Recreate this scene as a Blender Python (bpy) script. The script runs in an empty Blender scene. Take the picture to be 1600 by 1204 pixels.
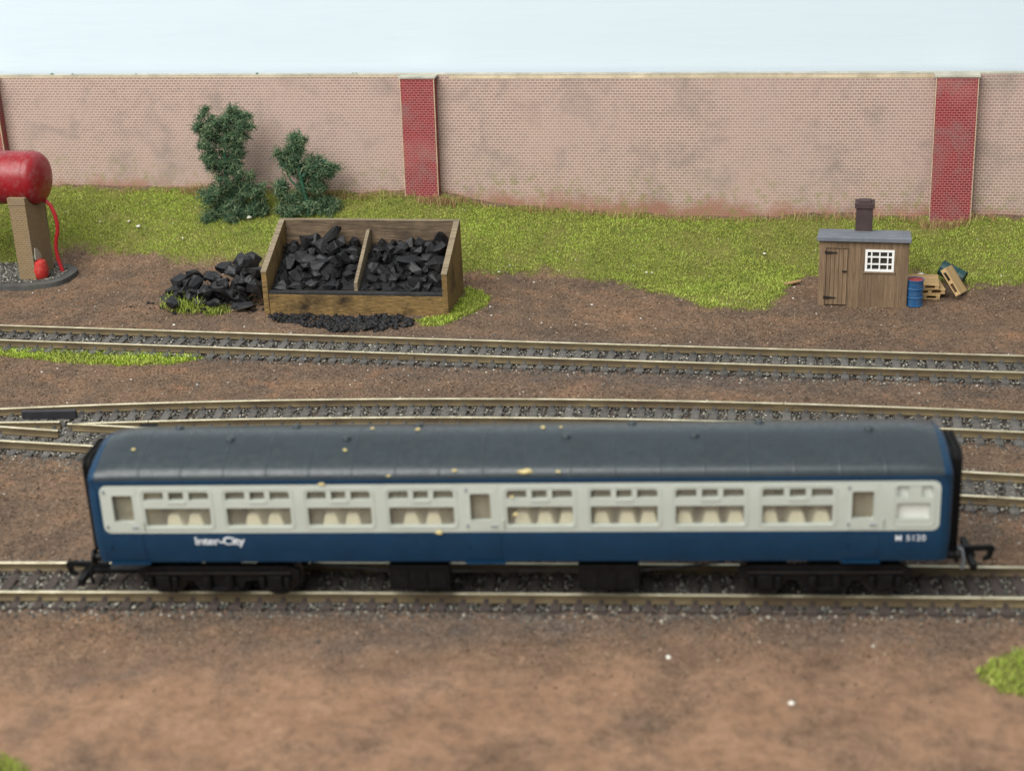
import bpy, bmesh, math, random
import numpy as np
from mathutils import Vector, Matrix

# ------------------------------------------------------------------ camera, world, lamps, exposure
# everything is written in millimetres of the model railway and stored in metres
MM = 0.001
R = math.radians
scene = bpy.context.scene
COL = scene.collection

CAM_H, CAM_F, CAM_PITCH, CAM_ROLL = 217.69, 2450.4, R(21.566), R(-2.343)
cam = bpy.data.cameras.new('camera')
cam.sensor_width = 36.0
cam.lens = CAM_F / 1600.0 * 36.0
cam.clip_start = 0.02
cam.clip_end = 20.0
cam.dof.use_dof = True
cam.dof.focus_distance = 0.690
cam.dof.aperture_fstop = 20.0
camo = bpy.data.objects.new('camera', cam)
COL.objects.link(camo)
cp, sp, cr, sr = math.cos(CAM_PITCH), math.sin(CAM_PITCH), math.cos(CAM_ROLL), math.sin(CAM_ROLL)
fw = Vector((0, cp, -sp)); rt = Vector((1, 0, 0)); up = Vector((0, sp, cp))
rt2 = rt * cr + up * sr
up2 = up * cr - rt * sr
camo.matrix_world = Matrix(((rt2.x, up2.x, -fw.x, 0), (rt2.y, up2.y, -fw.y, 0), (rt2.z, up2.z, -fw.z, CAM_H * MM), (0, 0, 0, 1)))
scene.camera = camo

world = bpy.data.worlds.new('World')
scene.world = world
world.use_nodes = True
wb = world.node_tree.nodes['Background']
wb.inputs[0].default_value = (0.93, 0.97, 1.0, 1)
wb.inputs[1].default_value = 0.52


def area(name, loc, target, sx, sy, energy, col):
    l = bpy.data.lights.new(name, 'AREA')
    l.shape = 'RECTANGLE'; l.size = sx; l.size_y = sy; l.energy = energy; l.color = col
    o = bpy.data.objects.new(name, l)
    COL.objects.link(o)
    o.location = loc
    o.rotation_euler = (Vector(target) - Vector(loc)).to_track_quat('-Z', 'Y').to_euler()
    return o


area('room_light', (-0.70, -0.30, 1.30), (0.0, 0.60, 0.0), 1.5, 1.5, 53.0, (1.0, 0.98, 0.94))

vs = scene.view_settings
vs.view_transform = 'Standard'
vs.look = 'None'
vs.exposure = 0.0
vs.gamma = 1.0
vs.use_curve_mapping = False
scene.render.engine = 'CYCLES'
scene.cycles.use_denoising = True
scene.cycles.max_bounces = 10
scene.cycles.diffuse_bounces = 6
scene.cycles.transparent_max_bounces = 12

rng = np.random.default_rng(11)
random.seed(11)

# ------------------------------------------------------------------ node materials


class NT:
    def __init__(self, name):
        self.m = bpy.data.materials.new(name)
        self.m.use_nodes = True
        self.t = self.m.node_tree
        self.bsdf = self.t.nodes['Principled BSDF']
        self.out = self.t.nodes['Material Output']

    def n(self, kind, **kw):
        nd = self.t.nodes.new(kind)
        for k, v in kw.items():
            setattr(nd, k, v)
        return nd

    def link(self, a, b):
        self.t.links.new(a, b)

    def coord(self, sx=1, sy=1, sz=1):
        tc = self.n('ShaderNodeTexCoord')
        mp = self.n('ShaderNodeMapping')
        mp.inputs['Scale'].default_value = (1000 * sx, 1000 * sy, 1000 * sz)
        self.link(tc.outputs['Object'], mp.inputs['Vector'])
        return mp.outputs[0]

    def noise(self, vec, scale, detail=3, rough=0.55, dist=0.0):
        nd = self.n('ShaderNodeTexNoise')
        nd.inputs['Scale'].default_value = scale
        nd.inputs['Detail'].default_value = detail
        nd.inputs['Roughness'].default_value = rough
        nd.inputs['Distortion'].default_value = dist
        self.link(vec, nd.inputs['Vector'])
        return nd.outputs[0]

    def ramp(self, fac, stops, interp='LINEAR'):
        nd = self.n('ShaderNodeValToRGB')
        cr_ = nd.color_ramp
        cr_.interpolation = interp
        while len(cr_.elements) < len(stops):
            cr_.elements.new(0.5)
        for e, (p, c) in zip(cr_.elements, stops):
            e.position = p
            e.color = (c[0], c[1], c[2], 1) if not isinstance(c, (int, float)) else (c, c, c, 1)
        self.link(fac, nd.inputs[0])
        return nd.outputs[0]

    def mix(self, fac, a, b, mode='MIX'):
        nd = self.n('ShaderNodeMix', data_type='RGBA', blend_type=mode)
        for sock, v in ((nd.inputs[0], fac), (nd.inputs[6], a), (nd.inputs[7], b)):
            if hasattr(v, 'is_linked'):
                self.link(v, sock)
            elif isinstance(v, (int, float)):
                sock.default_value = v
            else:
                sock.default_value = (v[0], v[1], v[2], 1)
        return nd.outputs[2]

    def math(self, op, a, b=0.0, clamp=False):
        nd = self.n('ShaderNodeMath', operation=op)
        nd.use_clamp = clamp
        for sock, v in zip(nd.inputs, (a, b)):
            if hasattr(v, 'is_linked'):
                self.link(v, sock)
            else:
                sock.default_value = v
        return nd.outputs[0]

    def attr(self, name):
        nd = self.n('ShaderNodeAttribute')
        nd.attribute_name = name
        return nd.outputs['Fac']

    def island(self):
        return self.n('ShaderNodeNewGeometry').outputs['Random Per Island']

    def objrand(self):
        return self.n('ShaderNodeObjectInfo').outputs['Random']

    def bump(self, h, dist_mm, strength=1.0):
        nd = self.n('ShaderNodeBump')
        nd.inputs['Distance'].default_value = dist_mm * MM
        nd.inputs['Strength'].default_value = strength
        self.link(h, nd.inputs['Height'])
        self.link(nd.outputs[0], self.bsdf.inputs['Normal'])

    def set(self, color=None, rough=0.7, metal=0.0, spec=0.5):
        b = self.bsdf
        if color is not None:
            if hasattr(color, 'is_linked'):
                self.link(color, b.inputs['Base Color'])
            else:
                b.inputs['Base Color'].default_value = (color[0], color[1], color[2], 1)
        if hasattr(rough, 'is_linked'):
            self.link(rough, b.inputs['Roughness'])
        else:
            b.inputs['Roughness'].default_value = rough
        b.inputs['Metallic'].default_value = metal
        b.inputs['Specular IOR Level'].default_value = spec
        return self.m


def plastic(name, col, rough=0.45, var=0.12, spec=0.4, dust=None, dustamt=0.25):
    t = NT(name)
    v = t.coord()
    n1 = t.noise(v, 0.12, 4)
    dark = tuple(c * (1 - var) for c in col)
    lite = tuple(min(1, c * (1 + var)) for c in col)
    c = t.ramp(n1, [(0.3, dark), (0.7, lite)])
    if dust:
        n2 = t.noise(v, 0.35, 5, 0.65)
        f = t.ramp(n2, [(0.48, 0.0), (0.75, dustamt)])
        c = t.mix(f, c, dust)
    n3 = t.noise(v, 0.5, 4)
    r = t.ramp(n3, [(0.3, max(0.05, rough - 0.1)), (0.7, min(1, rough + 0.12))])
    t.bump(t.noise(v, 1.5, 3), 0.03, 0.5)
    return t.set(c, r, 0, spec)


M = {}


def build_materials():
    # ---- soil
    t = NT('soil')
    v = t.coord()
    big = t.noise(v, 0.018, 4, 0.6, 0.3)
    med = t.noise(v, 0.075, 5, 0.6)
    fine = t.noise(v, 1.1, 4, 0.7)
    c = t.ramp(big, [(0.30, (0.122, 0.084, 0.060)), (0.50, (0.180, 0.118, 0.079)), (0.70, (0.248, 0.152, 0.093))])
    c2 = t.ramp(med, [(0.30, (0.080, 0.063, 0.050)), (0.52, (0.168, 0.116, 0.080)), (0.75, (0.285, 0.168, 0.098))])
    c = t.mix(0.5, c, c2)
    darkp = t.ramp(t.noise(v, 0.035, 5, 0.65, 0.6), [(0.54, 0.0), (0.66, 0.55)])
    c = t.mix(darkp, c, (0.10, 0.082, 0.066))
    c = t.mix(t.ramp(t.noise(v, 0.05, 4, 0.6, 0.4), [(0.60, 0.0), (0.75, 0.5)]), c, (0.37, 0.185, 0.095))
    c = t.mix(0.75, c, t.ramp(fine, [(0.32, 0.15), (0.5, 1.0), (0.68, 2.1)]), 'MULTIPLY')
    soot = t.attr('soot')
    sn = t.math('MULTIPLY', soot, t.ramp(t.noise(v, 0.10, 4, 0.65), [(0.30, 0.35), (0.62, 1.0)]))
    c = t.mix(sn, c, t.ramp(fine, [(0.3, (0.045, 0.043, 0.042)), (0.7, (0.16, 0.15, 0.145))]))
    pw = t.math('MULTIPLY', t.attr('powder'), t.ramp(t.noise(v, 0.045, 5, 0.65, 0.5), [(0.35, 0.25), (0.54, 0.95)]))
    c = t.mix(pw, c, t.ramp(med, [(0.3, (0.25, 0.150, 0.094)), (0.5, (0.31, 0.188, 0.118)), (0.7, (0.37, 0.228, 0.145))]))
    c = t.mix(0.6, c, t.ramp(t.noise(v, 0.28, 5, 0.7), [(0.3, 0.55), (0.5, 1.0), (0.72, 1.4)]), 'MULTIPLY')
    turf = t.attr('turf')
    c = t.mix(turf, c, t.ramp(fine, [(0.3, (0.11, 0.115, 0.03)), (0.7, (0.27, 0.26, 0.075))]))
    t.bump(t.noise(v, 1.0, 5, 0.75), 0.9, 1.0)
    M['soil'] = t.set(c, 0.95, 0, 0.12)

    # ---- grit grains
    t = NT('grit')
    c = t.ramp(t.island(), [(0.0, (0.05, 0.038, 0.029)), (0.4, (0.165, 0.108, 0.070)), (0.8, (0.275, 0.172, 0.107)), (0.93, (0.36, 0.26, 0.18)), (1.0, (0.55, 0.46, 0.36))])
    M['grit'] = t.set(c, 0.95, 0, 0.1)
    t = NT('ballast_stone')
    c = t.ramp(t.island(), [(0.0, (0.035, 0.035, 0.034)), (0.35, (0.085, 0.083, 0.077)), (0.65, (0.135, 0.130, 0.113)), (0.87, (0.24, 0.228, 0.188)), (0.98, (0.48, 0.45, 0.38))])
    M['ballast'] = t.set(c, 0.9, 0, 0.2)
    t = NT('white_chip')
    c = t.ramp(t.island(), [(0.0, (0.75, 0.72, 0.62)), (0.6, (0.85, 0.85, 0.8)), (1.0, (0.6, 0.5, 0.4))])
    M['chip'] = t.set(c, 0.85, 0, 0.2)

    # ---- flock grass
    def grass(name, stops):
        t = NT(name)
        v = t.coord()
        isl = t.island()
        c = t.ramp(isl, stops)
        patch = t.noise(v, 0.032, 4, 0.6)
        c = t.mix(t.ramp(patch, [(0.42, 0.0), (0.65, 0.65)]), c, t.ramp(isl, [(0, (0.15, 0.18, 0.035)), (0.6, (0.32, 0.34, 0.075)), (1, (0.52, 0.48, 0.17))]))
        dk = t.noise(v, 0.09, 3, 0.6)
        c = t.mix(t.ramp(dk, [(0.54, 0.0), (0.70, 0.55)]), c, (0.12, 0.19, 0.04))
        t.bsdf.inputs['Subsurface Weight'].default_value = 0.0
        c = t.mix(t.ramp(t.noise(v, 0.012, 4, 0.6), [(0.42, 0.0), (0.62, 0.5)]), c, (0.19, 0.205, 0.05))
        return t.set(c, 0.95, 0, 0.03)
    M['grass'] = grass('flock_grass', [(0, (0.16, 0.24, 0.033)), (0.4, (0.30, 0.405, 0.060)), (0.75, (0.41, 0.51, 0.085)), (1, (0.54, 0.60, 0.16))])
    M['tuft'] = grass('bright_tuft', [(0, (0.20, 0.32, 0.03)), (0.5, (0.36, 0.52, 0.05)), (1, (0.56, 0.66, 0.12))])
    t = NT('wiry_foliage')
    c = t.ramp(t.island(), [(0, (0.022, 0.058, 0.031)), (0.4, (0.066, 0.145, 0.076)), (0.75, (0.145, 0.23, 0.11)), (1, (0.32, 0.37, 0.21))])
    M['wiry'] = t.set(c, 0.7, 0, 0.3)
    M['stem'] = plastic('green_stem', (0.022, 0.085, 0.045), 0.6, 0.3)
    t = NT('dead_fibre')
    c = t.ramp(t.island(), [(0, (0.30, 0.16, 0.08)), (0.5, (0.42, 0.27, 0.15)), (1, (0.36, 0.34, 0.12))])
    M['dead'] = t.set(c, 0.9, 0, 0.1)

    # ---- printed brick card
    def brick(name, c1, c2, mort, bw, rh, ms, stain, extra=None):
        t = NT(name)
        tc = t.n('ShaderNodeTexCoord')
        sep = t.n('ShaderNodeSeparateXYZ')
        t.link(tc.outputs['Object'], sep.inputs[0])
        cmb = t.n('ShaderNodeCombineXYZ')
        t.link(t.math('ADD', sep.outputs['X'], sep.outputs['Y']), cmb.inputs[0])
        t.link(sep.outputs['Z'], cmb.inputs[1])
        sc = t.n('ShaderNodeVectorMath', operation='SCALE')
        sc.inputs['Scale'].default_value = 1000
        t.link(cmb.outputs[0], sc.inputs[0])
        v3 = t.coord()
        # slightly wavy print
        b = t.n('ShaderNodeTexBrick')
        b.offset = 0.5; b.squash = 1.0; b.squash_frequency = 2; b.offset_frequency = 2
        b.inputs['Scale'].default_value = 1.0
        b.inputs['Brick Width'].default_value = bw
        b.inputs['Row Height'].default_value = rh
        b.inputs['Mortar Size'].default_value = ms
        b.inputs['Mortar Smooth'].default_value = 0.3
        b.inputs['Color1'].default_value = (*c1, 1)
        b.inputs['Color2'].default_value = (*c2, 1)
        b.inputs['Mortar'].default_value = (*mort, 1)
        t.link(sc.outputs[0], b.inputs['Vector'])
        c = b.outputs['Color']
        # faded print and damp blotches
        fade = t.noise(v3, 0.022, 4, 0.55)
        c = t.mix(t.ramp(fade, [(0.40, 0.0), (0.72, 0.5)]), c, stain)
        blot = t.noise(v3, 0.055, 5, 0.65, 0.4)
        c = t.mix(t.ramp(blot, [(0.50, 0.0), (0.74, 0.62)]), c, (0.21, 0.175, 0.155))
        pk = t.noise(v3, 0.03, 3, 0.5)
        c = t.mix(t.ramp(pk, [(0.55, 0.0), (0.75, 0.22)]), c, (0.60, 0.37, 0.31))
        if extra:
            c = extra(t, c, sep, v3)
        t.bump(t.noise(v3, 0.6, 3), 0.05, 0.4)
        return t.set(c, 0.75, 0, 0.25)

    def base_stain(t, c, sep, v3):
        # soil and glue smeared up the foot of the card
        z = t.math('MULTIPLY', sep.outputs['Z'], 1000)
        hgt = t.math('ADD', z, t.math('MULTIPLY', t.noise(v3, 0.07, 5, 0.65), -22.0))
        xgrade = t.math('MULTIPLY', sep.outputs['X'], 1000 * 0.022)
        f = t.ramp(t.math('DIVIDE', t.math('ADD', hgt, xgrade), 30.0, True), [(0.26, 0.75), (0.50, 0.0)])
        c = t.mix(f, c, (0.29, 0.125, 0.075))
        f2 = t.math('MULTIPLY', t.ramp(t.noise(v3, 0.22, 5, 0.7), [(0.50, 0.0), (0.66, 0.6)]), t.ramp(t.math('DIVIDE', t.math('ADD', hgt, xgrade), 40.0, True), [(0.35, 1.0), (0.75, 0.0)]))
        return t.mix(f2, c, (0.20, 0.22, 0.06))

    M['brick'] = brick('faded_brick_card', (0.345, 0.235, 0.195), (0.285, 0.195, 0.165), (0.60, 0.48, 0.405), 2.3, 1.33, 0.19, (0.45, 0.335, 0.29), base_stain)
    M['brick_l'] = M['brick']
    M['redbrick'] = brick('red_brick_card', (0.215, 0.026, 0.034), (0.150, 0.018, 0.025), (0.44, 0.17, 0.155), 2.2, 1.16, 0.17, (0.33, 0.05, 0.055))
    M['towerbrick'] = brick('tan_brick', (0.21, 0.145, 0.075), (0.17, 0.115, 0.06), (0.30, 0.23, 0.14), 2.2, 1.05, 0.14, (0.19, 0.135, 0.07))
    M['coping'] = plastic('grey_card_edge', (0.44, 0.42, 0.35), 0.85, 0.2, 0.2, (0.25, 0.25, 0.16), 0.6)
    M['cardedge'] = plastic('cream_card_edge', (0.60, 0.50, 0.34), 0.85, 0.2, 0.2, (0.35, 0.28, 0.15), 0.5)

    t = NT('painted_backboard')
    v = t.coord(0.06, 1, 1.0)
    st = t.noise(v, 0.5, 5, 0.6)
    c = t.ramp(st, [(0.3, (0.585, 0.680, 0.740)), (0.7, (0.61, 0.70, 0.75))])
    t.bump(st, 0.12, 0.5)
    M['board'] = t.set(c, 0.6, 0, 0.3)

    # ---- wood
    def wood(name, cols, along='X', sc=1.0, rough=0.85, bumpd=0.15, crack=0.5):
        t = NT(name)
        s = {'X': (0.10, 1.6, 1.6), 'Z': (1.6, 1.6, 0.10)}[along]
        v = t.coord(s[0] * sc, s[1] * sc, s[2] * sc)
        v2 = t.coord()
        gr = t.noise(v, 1.0, 5, 0.65, 0.4)
        c = t.ramp(gr, [(0.28, cols[0]), (0.5, cols[1]), (0.72, cols[2])])
        bl = t.noise(v2, 0.09, 5, 0.6)
        c = t.mix(t.ramp(bl, [(0.45, 0.0), (0.7, crack)]), c, cols[0])
        r = t.mix(1.0, c, t.ramp(t.objrand(), [(0, 0.85), (1, 1.15)]), 'MULTIPLY')
        t.bump(gr, bumpd, 0.8)
        return t.set(r, rough, 0, 0.25)
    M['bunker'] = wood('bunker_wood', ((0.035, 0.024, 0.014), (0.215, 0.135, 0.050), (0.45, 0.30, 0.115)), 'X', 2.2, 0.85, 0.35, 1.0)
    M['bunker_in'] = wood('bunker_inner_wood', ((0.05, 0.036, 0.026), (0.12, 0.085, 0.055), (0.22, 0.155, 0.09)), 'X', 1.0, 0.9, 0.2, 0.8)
    M['bunker_edge'] = wood('bunker_edge', ((0.12, 0.095, 0.065), (0.24, 0.19, 0.125), (0.36, 0.29, 0.19)), 'X', 0.8)
    M['hut'] = wood('hut_boards', ((0.12, 0.079, 0.048), (0.195, 0.132, 0.080), (0.265, 0.186, 0.115)), 'Z', 1.0, 0.7, 0.06, 0.3)
    M['pallet'] = wood('pallet_wood', ((0.34, 0.22, 0.10), (0.47, 0.32, 0.15), (0.58, 0.41, 0.21)), 'X', 1.0, 0.75, 0.06, 0.2)
    M['scrapwood'] = wood('scrap_wood', ((0.20, 0.12, 0.05), (0.33, 0.21, 0.10), (0.42, 0.28, 0.14)), 'X')

    # ---- coal
    t = NT('coal')
    v = t.coord()
    n = t.noise(v, 0.5, 5, 0.7)
    c = t.ramp(n, [(0.3, (0.007, 0.007, 0.008)), (0.7, (0.021, 0.021, 0.023))])
    c = t.mix(t.ramp(t.noise(v, 0.22, 4, 0.6), [(0.52, 0.0), (0.74, 0.4)]), c, (0.055, 0.050, 0.042))
    c = t.mix(1.0, c, t.ramp(t.objrand(), [(0, 0.6), (1, 1.7)]), 'MULTIPLY')
    t.bump(t.noise(v, 0.9, 5, 0.7), 0.45, 0.8)
    M['coal'] = t.set(c, t.ramp(n, [(0.3, 0.38), (0.7, 0.65)]), 0, 0.32)
    M['coaldust'] = plastic('coal_dust', (0.022, 0.022, 0.023), 0.7, 0.3, 0.3, (0.08, 0.076, 0.065), 0.5)

    # ---- track
    t = NT('rail_side')
    v = t.coord()
    n = t.noise(v, 0.08, 4, 0.6)
    c = t.ramp(n, [(0.3, (0.085, 0.060, 0.036)), (0.5, (0.125, 0.095, 0.052)), (0.7, (0.170, 0.132, 0.070))])
    c = t.mix(t.ramp(t.noise(v, 0.6, 4), [(0.5, 0.0), (0.75, 0.5)]), c, (0.13, 0.09, 0.055))
    M['railside'] = t.set(c, 0.6, 0.15, 0.4)
    t = NT('rail_head')
    v = t.coord()
    c = t.ramp(t.noise(v, 0.15, 4), [(0.3, (0.33, 0.29, 0.195)), (0.5, (0.46, 0.42, 0.29)), (0.7, (0.62, 0.57, 0.42))])
    M['railhead'] = t.set(c, 0.42, 0.45, 0.5)
    t = NT('sleeper')
    v = t.coord(1, 0.12, 1)
    n = t.noise(v, 1.6, 4, 0.6)
    c = t.ramp(n, [(0.3, (0.060, 0.057, 0.053)), (0.7, (0.125, 0.120, 0.112))])
    c = t.mix(1.0, c, t.ramp(t.objrand(), [(0, 0.75), (1, 1.25)]), 'MULTIPLY')
    c = t.mix(t.ramp(t.noise(t.coord(), 0.4, 4), [(0.5, 0.0), (0.75, 0.5)]), c, (0.19, 0.155, 0.12))
    t.bump(n, 0.12, 0.7)
    M['sleeper'] = t.set(c, 0.85, 0, 0.25)
    t = NT('sleeper_brown')
    n = t.noise(t.coord(1, 0.12, 1), 1.6, 4, 0.6)
    c = t.ramp(n, [(0.3, (0.034, 0.026, 0.023)), (0.7, (0.085, 0.067, 0.059))])
    t.bump(n, 0.12, 0.7)
    M['sleeper_brown'] = t.set(c, 0.85, 0, 0.25)
    M['blackplastic'] = plastic('black_plastic', (0.022, 0.022, 0.026), 0.5, 0.2, 0.4)

    # ---- coach
    M['cream'] = plastic('cream_paint', (0.405, 0.435, 0.385), 0.5, 0.05, 0.35, (0.45, 0.43, 0.33), 0.25)
    M['blue'] = plastic('blue_plastic', (0.0036, 0.0320, 0.075), 0.42, 0.10, 0.35, (0.014, 0.050, 0.095), 0.25)
    M['step'] = plastic('step_blue', (0.004, 0.024, 0.055), 0.6, 0.1, 0.15)
    M['roof'] = plastic('roof_grey', (0.025, 0.035, 0.041), 0.35, 0.08, 0.5, (0.055, 0.068, 0.068), 0.2)
    M['black'] = plastic('underframe_black', (0.0035, 0.0035, 0.004), 0.5, 0.2, 0.22, (0.014, 0.013, 0.012), 0.5)
    M['bellows'] = plastic('gangway_black', (0.005, 0.005, 0.005), 0.7, 0.2, 0.2)
    M['wheel'] = plastic('wheel_black', (0.012, 0.012, 0.012), 0.3, 0.2, 0.5)
    M['seat'] = plastic('cream_seat', (0.68, 0.64, 0.50), 0.5, 0.03)
    M['interior'] = plastic('interior_tan', (0.84, 0.75, 0.56), 0.6, 0.06)
    M['vestibule'] = plastic('vestibule_khaki', (0.30, 0.245, 0.14), 0.6, 0.1)
    M['whitepanel'] = plastic('frosted_white', (0.62, 0.63, 0.58), 0.5, 0.02)
    M['silver'] = plastic('silver_print', (0.62, 0.65, 0.68), 0.5, 0.25, 0.4, (0.15, 0.2, 0.28), 0.5)
    M['dull_metal'] = plastic('dull_metal', (0.20, 0.22, 0.24), 0.4, 0.2, 0.5)
    t = NT('clear_glazing')
    tr = t.n('ShaderNodeBsdfTransparent'); tr.inputs[0].default_value = (0.98, 0.98, 0.96, 1)
    gl = t.n('ShaderNodeBsdfGlossy'); gl.inputs['Roughness'].default_value = 0.12
    df = t.n('ShaderNodeBsdfDiffuse'); df.inputs[0].default_value = (0.62, 0.59, 0.48, 1)
    m0 = t.n('ShaderNodeMixShader')
    t.link(t.ramp(t.noise(t.coord(), 0.25, 3), [(0.3, 0.09), (0.7, 0.17)]), m0.inputs[0])
    t.link(tr.outputs[0], m0.inputs[1]); t.link(df.outputs[0], m0.inputs[2])
    mx = t.n('ShaderNodeMixShader'); mx.inputs[0].default_value = 0.03
    t.link(m0.outputs[0], mx.inputs[1]); t.link(gl.outputs[0], mx.inputs[2]); t.link(mx.outputs[0], t.out.inputs[0])
    M['glazing'] = t.m

    # ---- other painted things
    M['redtank'] = plastic('red_tank', (0.25, 0.008, 0.013), 0.34, 0.15, 0.45, (0.25, 0.095, 0.09), 0.7)
    M['redhose'] = plastic('red_hose', (0.42, 0.022, 0.028), 0.4, 0.1)
    M['redpaint'] = plastic('red_paint_flake', (0.45, 0.028, 0.022), 0.45, 0.2, 0.4, (0.5, 0.2, 0.17), 0.5)
    M['greenpaint'] = plastic('green_flake', (0.10, 0.18, 0.12), 0.6, 0.3)
    M['greyflake'] = plastic('grey_flake', (0.36, 0.33, 0.27), 0.8, 0.2)
    M['darkbase'] = plastic('dark_base', (0.075, 0.076, 0.072), 0.8, 0.2, 0.2, (0.15, 0.13, 0.10), 0.4)
    M['hutroof'] = plastic('hut_roof_grey', (0.155, 0.170, 0.195), 0.7, 0.15, 0.25, (0.25, 0.25, 0.25), 0.3)
    M['chimney'] = plastic('chimney_brown', (0.055, 0.036, 0.034), 0.7, 0.25, 0.3)
    M['white'] = plastic('white_paint', (0.82, 0.82, 0.79), 0.5, 0.03)
    M['darkglass'] = plastic('dark_pane', (0.035, 0.035, 0.03), 0.25, 0.2, 0.5)
    M['iron'] = plastic('black_iron', (0.018, 0.014, 0.012), 0.5, 0.2)
    M['drumblue'] = plastic('blue_drum', (0.018, 0.085, 0.205), 0.38, 0.15, 0.5, (0.10, 0.17, 0.28), 0.4)
    M['drumred'] = plastic('red_lid', (0.32, 0.045, 0.05), 0.45, 0.25, 0.4, (0.25, 0.15, 0.14), 0.5)
    M['drumteal'] = plastic('teal_drum', (0.010, 0.052, 0.055), 0.5, 0.25, 0.4)
    M['crumb'] = plastic('yellow_crumb', (0.52, 0.43, 0.20), 0.9, 0.15)


build_materials()

# ------------------------------------------------------------------ mesh helpers (millimetres in)


class MB:
    def __init__(self):
        self.v, self.f, self.mi = [], [], []

    def add(self, verts, faces, mi=0):
        o = len(self.v)
        self.v += [tuple(p) for p in verts]
        self.f += [tuple(i + o for i in f) for f in faces]
        self.mi += [mi] * len(faces)
        return self

    def box(self, x0, x1, y0, y1, z0, z1, mi=0):
        vv = [(x, y, z) for z in (z0, z1) for y in (y0, y1) for x in (x0, x1)]
        return self.add(vv, [(0, 2, 3, 1), (4, 5, 7, 6), (0, 1, 5, 4), (2, 6, 7, 3), (0, 4, 6, 2), (1, 3, 7, 5)], mi)

    def prism(self, poly, axis, a, b, mi=0):
        """poly of 2D points extruded along axis from a to b; axis y: poly is (x,z), axis z: (x,y), axis x: (y,z)"""
        def p3(p, t):
            return {'y': (p[0], t, p[1]), 'z': (p[0], p[1], t), 'x': (t, p[0], p[1])}[axis]
        n = len(poly)
        vv = [p3(p, a) for p in poly] + [p3(p, b) for p in poly]
        ff = [tuple(range(n - 1, -1, -1)), tuple(range(n, 2 * n))] + [(i, (i + 1) % n, n + (i + 1) % n, n + i) for i in range(n)]
        return self.add(vv, ff, mi)

    def tube(self, pts, rad, sides=8, cap=True, mi=0):
        pts = [Vector(p) for p in pts]
        rads = rad if isinstance(rad, (list, tuple)) else [rad] * len(pts)
        rings = []
        ref = None
        for i, p in enumerate(pts):
            d = (pts[min(i + 1, len(pts) - 1)] - pts[max(i - 1, 0)]).normalized()
            if ref is None:
                ref = Vector((0, 0, 1)) if abs(d.z) < 0.9 else Vector((1, 0, 0))
            a = d.cross(ref).normalized()
            b = a.cross(d).normalized()
            ref = b
            rings.append([p + (a * math.cos(2 * math.pi * k / sides) + b * math.sin(2 * math.pi * k / sides)) * rads[i] for k in range(sides)])
        vv = [q for r_ in rings for q in r_]
        ff = []
        for i in range(len(rings) - 1):
            for k in range(sides):
                k2 = (k + 1) % sides
                ff.append((i * sides + k, i * sides + k2, (i + 1) * sides + k2, (i + 1) * sides + k))
        if cap:
            ff.append(tuple(range(sides - 1, -1, -1)))
            ff.append(tuple((len(rings) - 1) * sides + k for k in range(sides)))
        return self.add(vv, ff, mi)

    def lathe(self, prof, axis='z', sides=32, center=(0, 0, 0), mi=0):
        """prof: (radius, height) from one end to the other"""
        vv, ff = [], []
        for r_, h in prof:
            for k in range(sides):
                a = 2 * math.pi * k / sides
                c, s = r_ * math.cos(a), r_ * math.sin(a)
                p = {'z': (c, s, h), 'x': (h, c, s), 'y': (c, h, s)}[axis]
                vv.append((p[0] + center[0], p[1] + center[1], p[2] + center[2]))
        for i in range(len(prof) - 1):
            for k in range(sides):
                k2 = (k + 1) % sides
                ff.append((i * sides + k, i * sides + k2, (i + 1) * sides + k2, (i + 1) * sides + k))
        ff.append(tuple(range(sides - 1, -1, -1)))
        ff.append(tuple((len(prof) - 1) * sides + k for k in range(sides)))
        return self.add(vv, ff, mi)

    def mesh(self, name, mats, smooth=False, bevel=0.0, recalc=True):
        me = bpy.data.meshes.new(name)
        me.from_pydata([(a * MM, b * MM, c * MM) for a, b, c in self.v], [], self.f)
        for m in (mats if isinstance(mats, (list, tuple)) else [mats]):
            me.materials.append(m)
        me.polygons.foreach_set('material_index', self.mi)
        bm = bmesh.new()
        bm.from_mesh(me)
        if recalc:
            bmesh.ops.recalc_face_normals(bm, faces=bm.faces)
        if bevel:
            es = [e for e in bm.edges if len(e.link_faces) == 2 and e.calc_face_angle(0) > 0.6]
            bmesh.ops.bevel(bm, geom=es, offset=bevel * MM, segments=2, profile=0.6, affect='EDGES')
        bm.to_mesh(me)
        bm.free()
        if smooth:
            me.polygons.foreach_set('use_smooth', [True] * len(me.polygons))
            try:
                me.set_sharp_from_angle(angle=R(smooth if smooth is not True else 40))
            except Exception:
                pass
        me.update()
        return me

    def build(self, name, mats, parent=None, smooth=False, bevel=0.0, recalc=True):
        return link(name, self.mesh(name, mats, smooth, bevel, recalc), parent)


def link(name, data, parent=None):
    o = bpy.data.objects.new(name, data)
    COL.objects.link(o)
    if parent is not None:
        o.parent = parent
    return o


def tag(o, label, cat, group=None, kind=None):
    o['label'] = label
    o['category'] = cat
    if group:
        o['group'] = group
    if kind:
        o['kind'] = kind
    return o


def empty(name, loc, rz=0.0):
    o = link(name, None)
    o.location = [c * MM for c in loc]
    o.rotation_euler = (0, 0, rz)
    o.empty_display_size = 0.01
    return o


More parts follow.
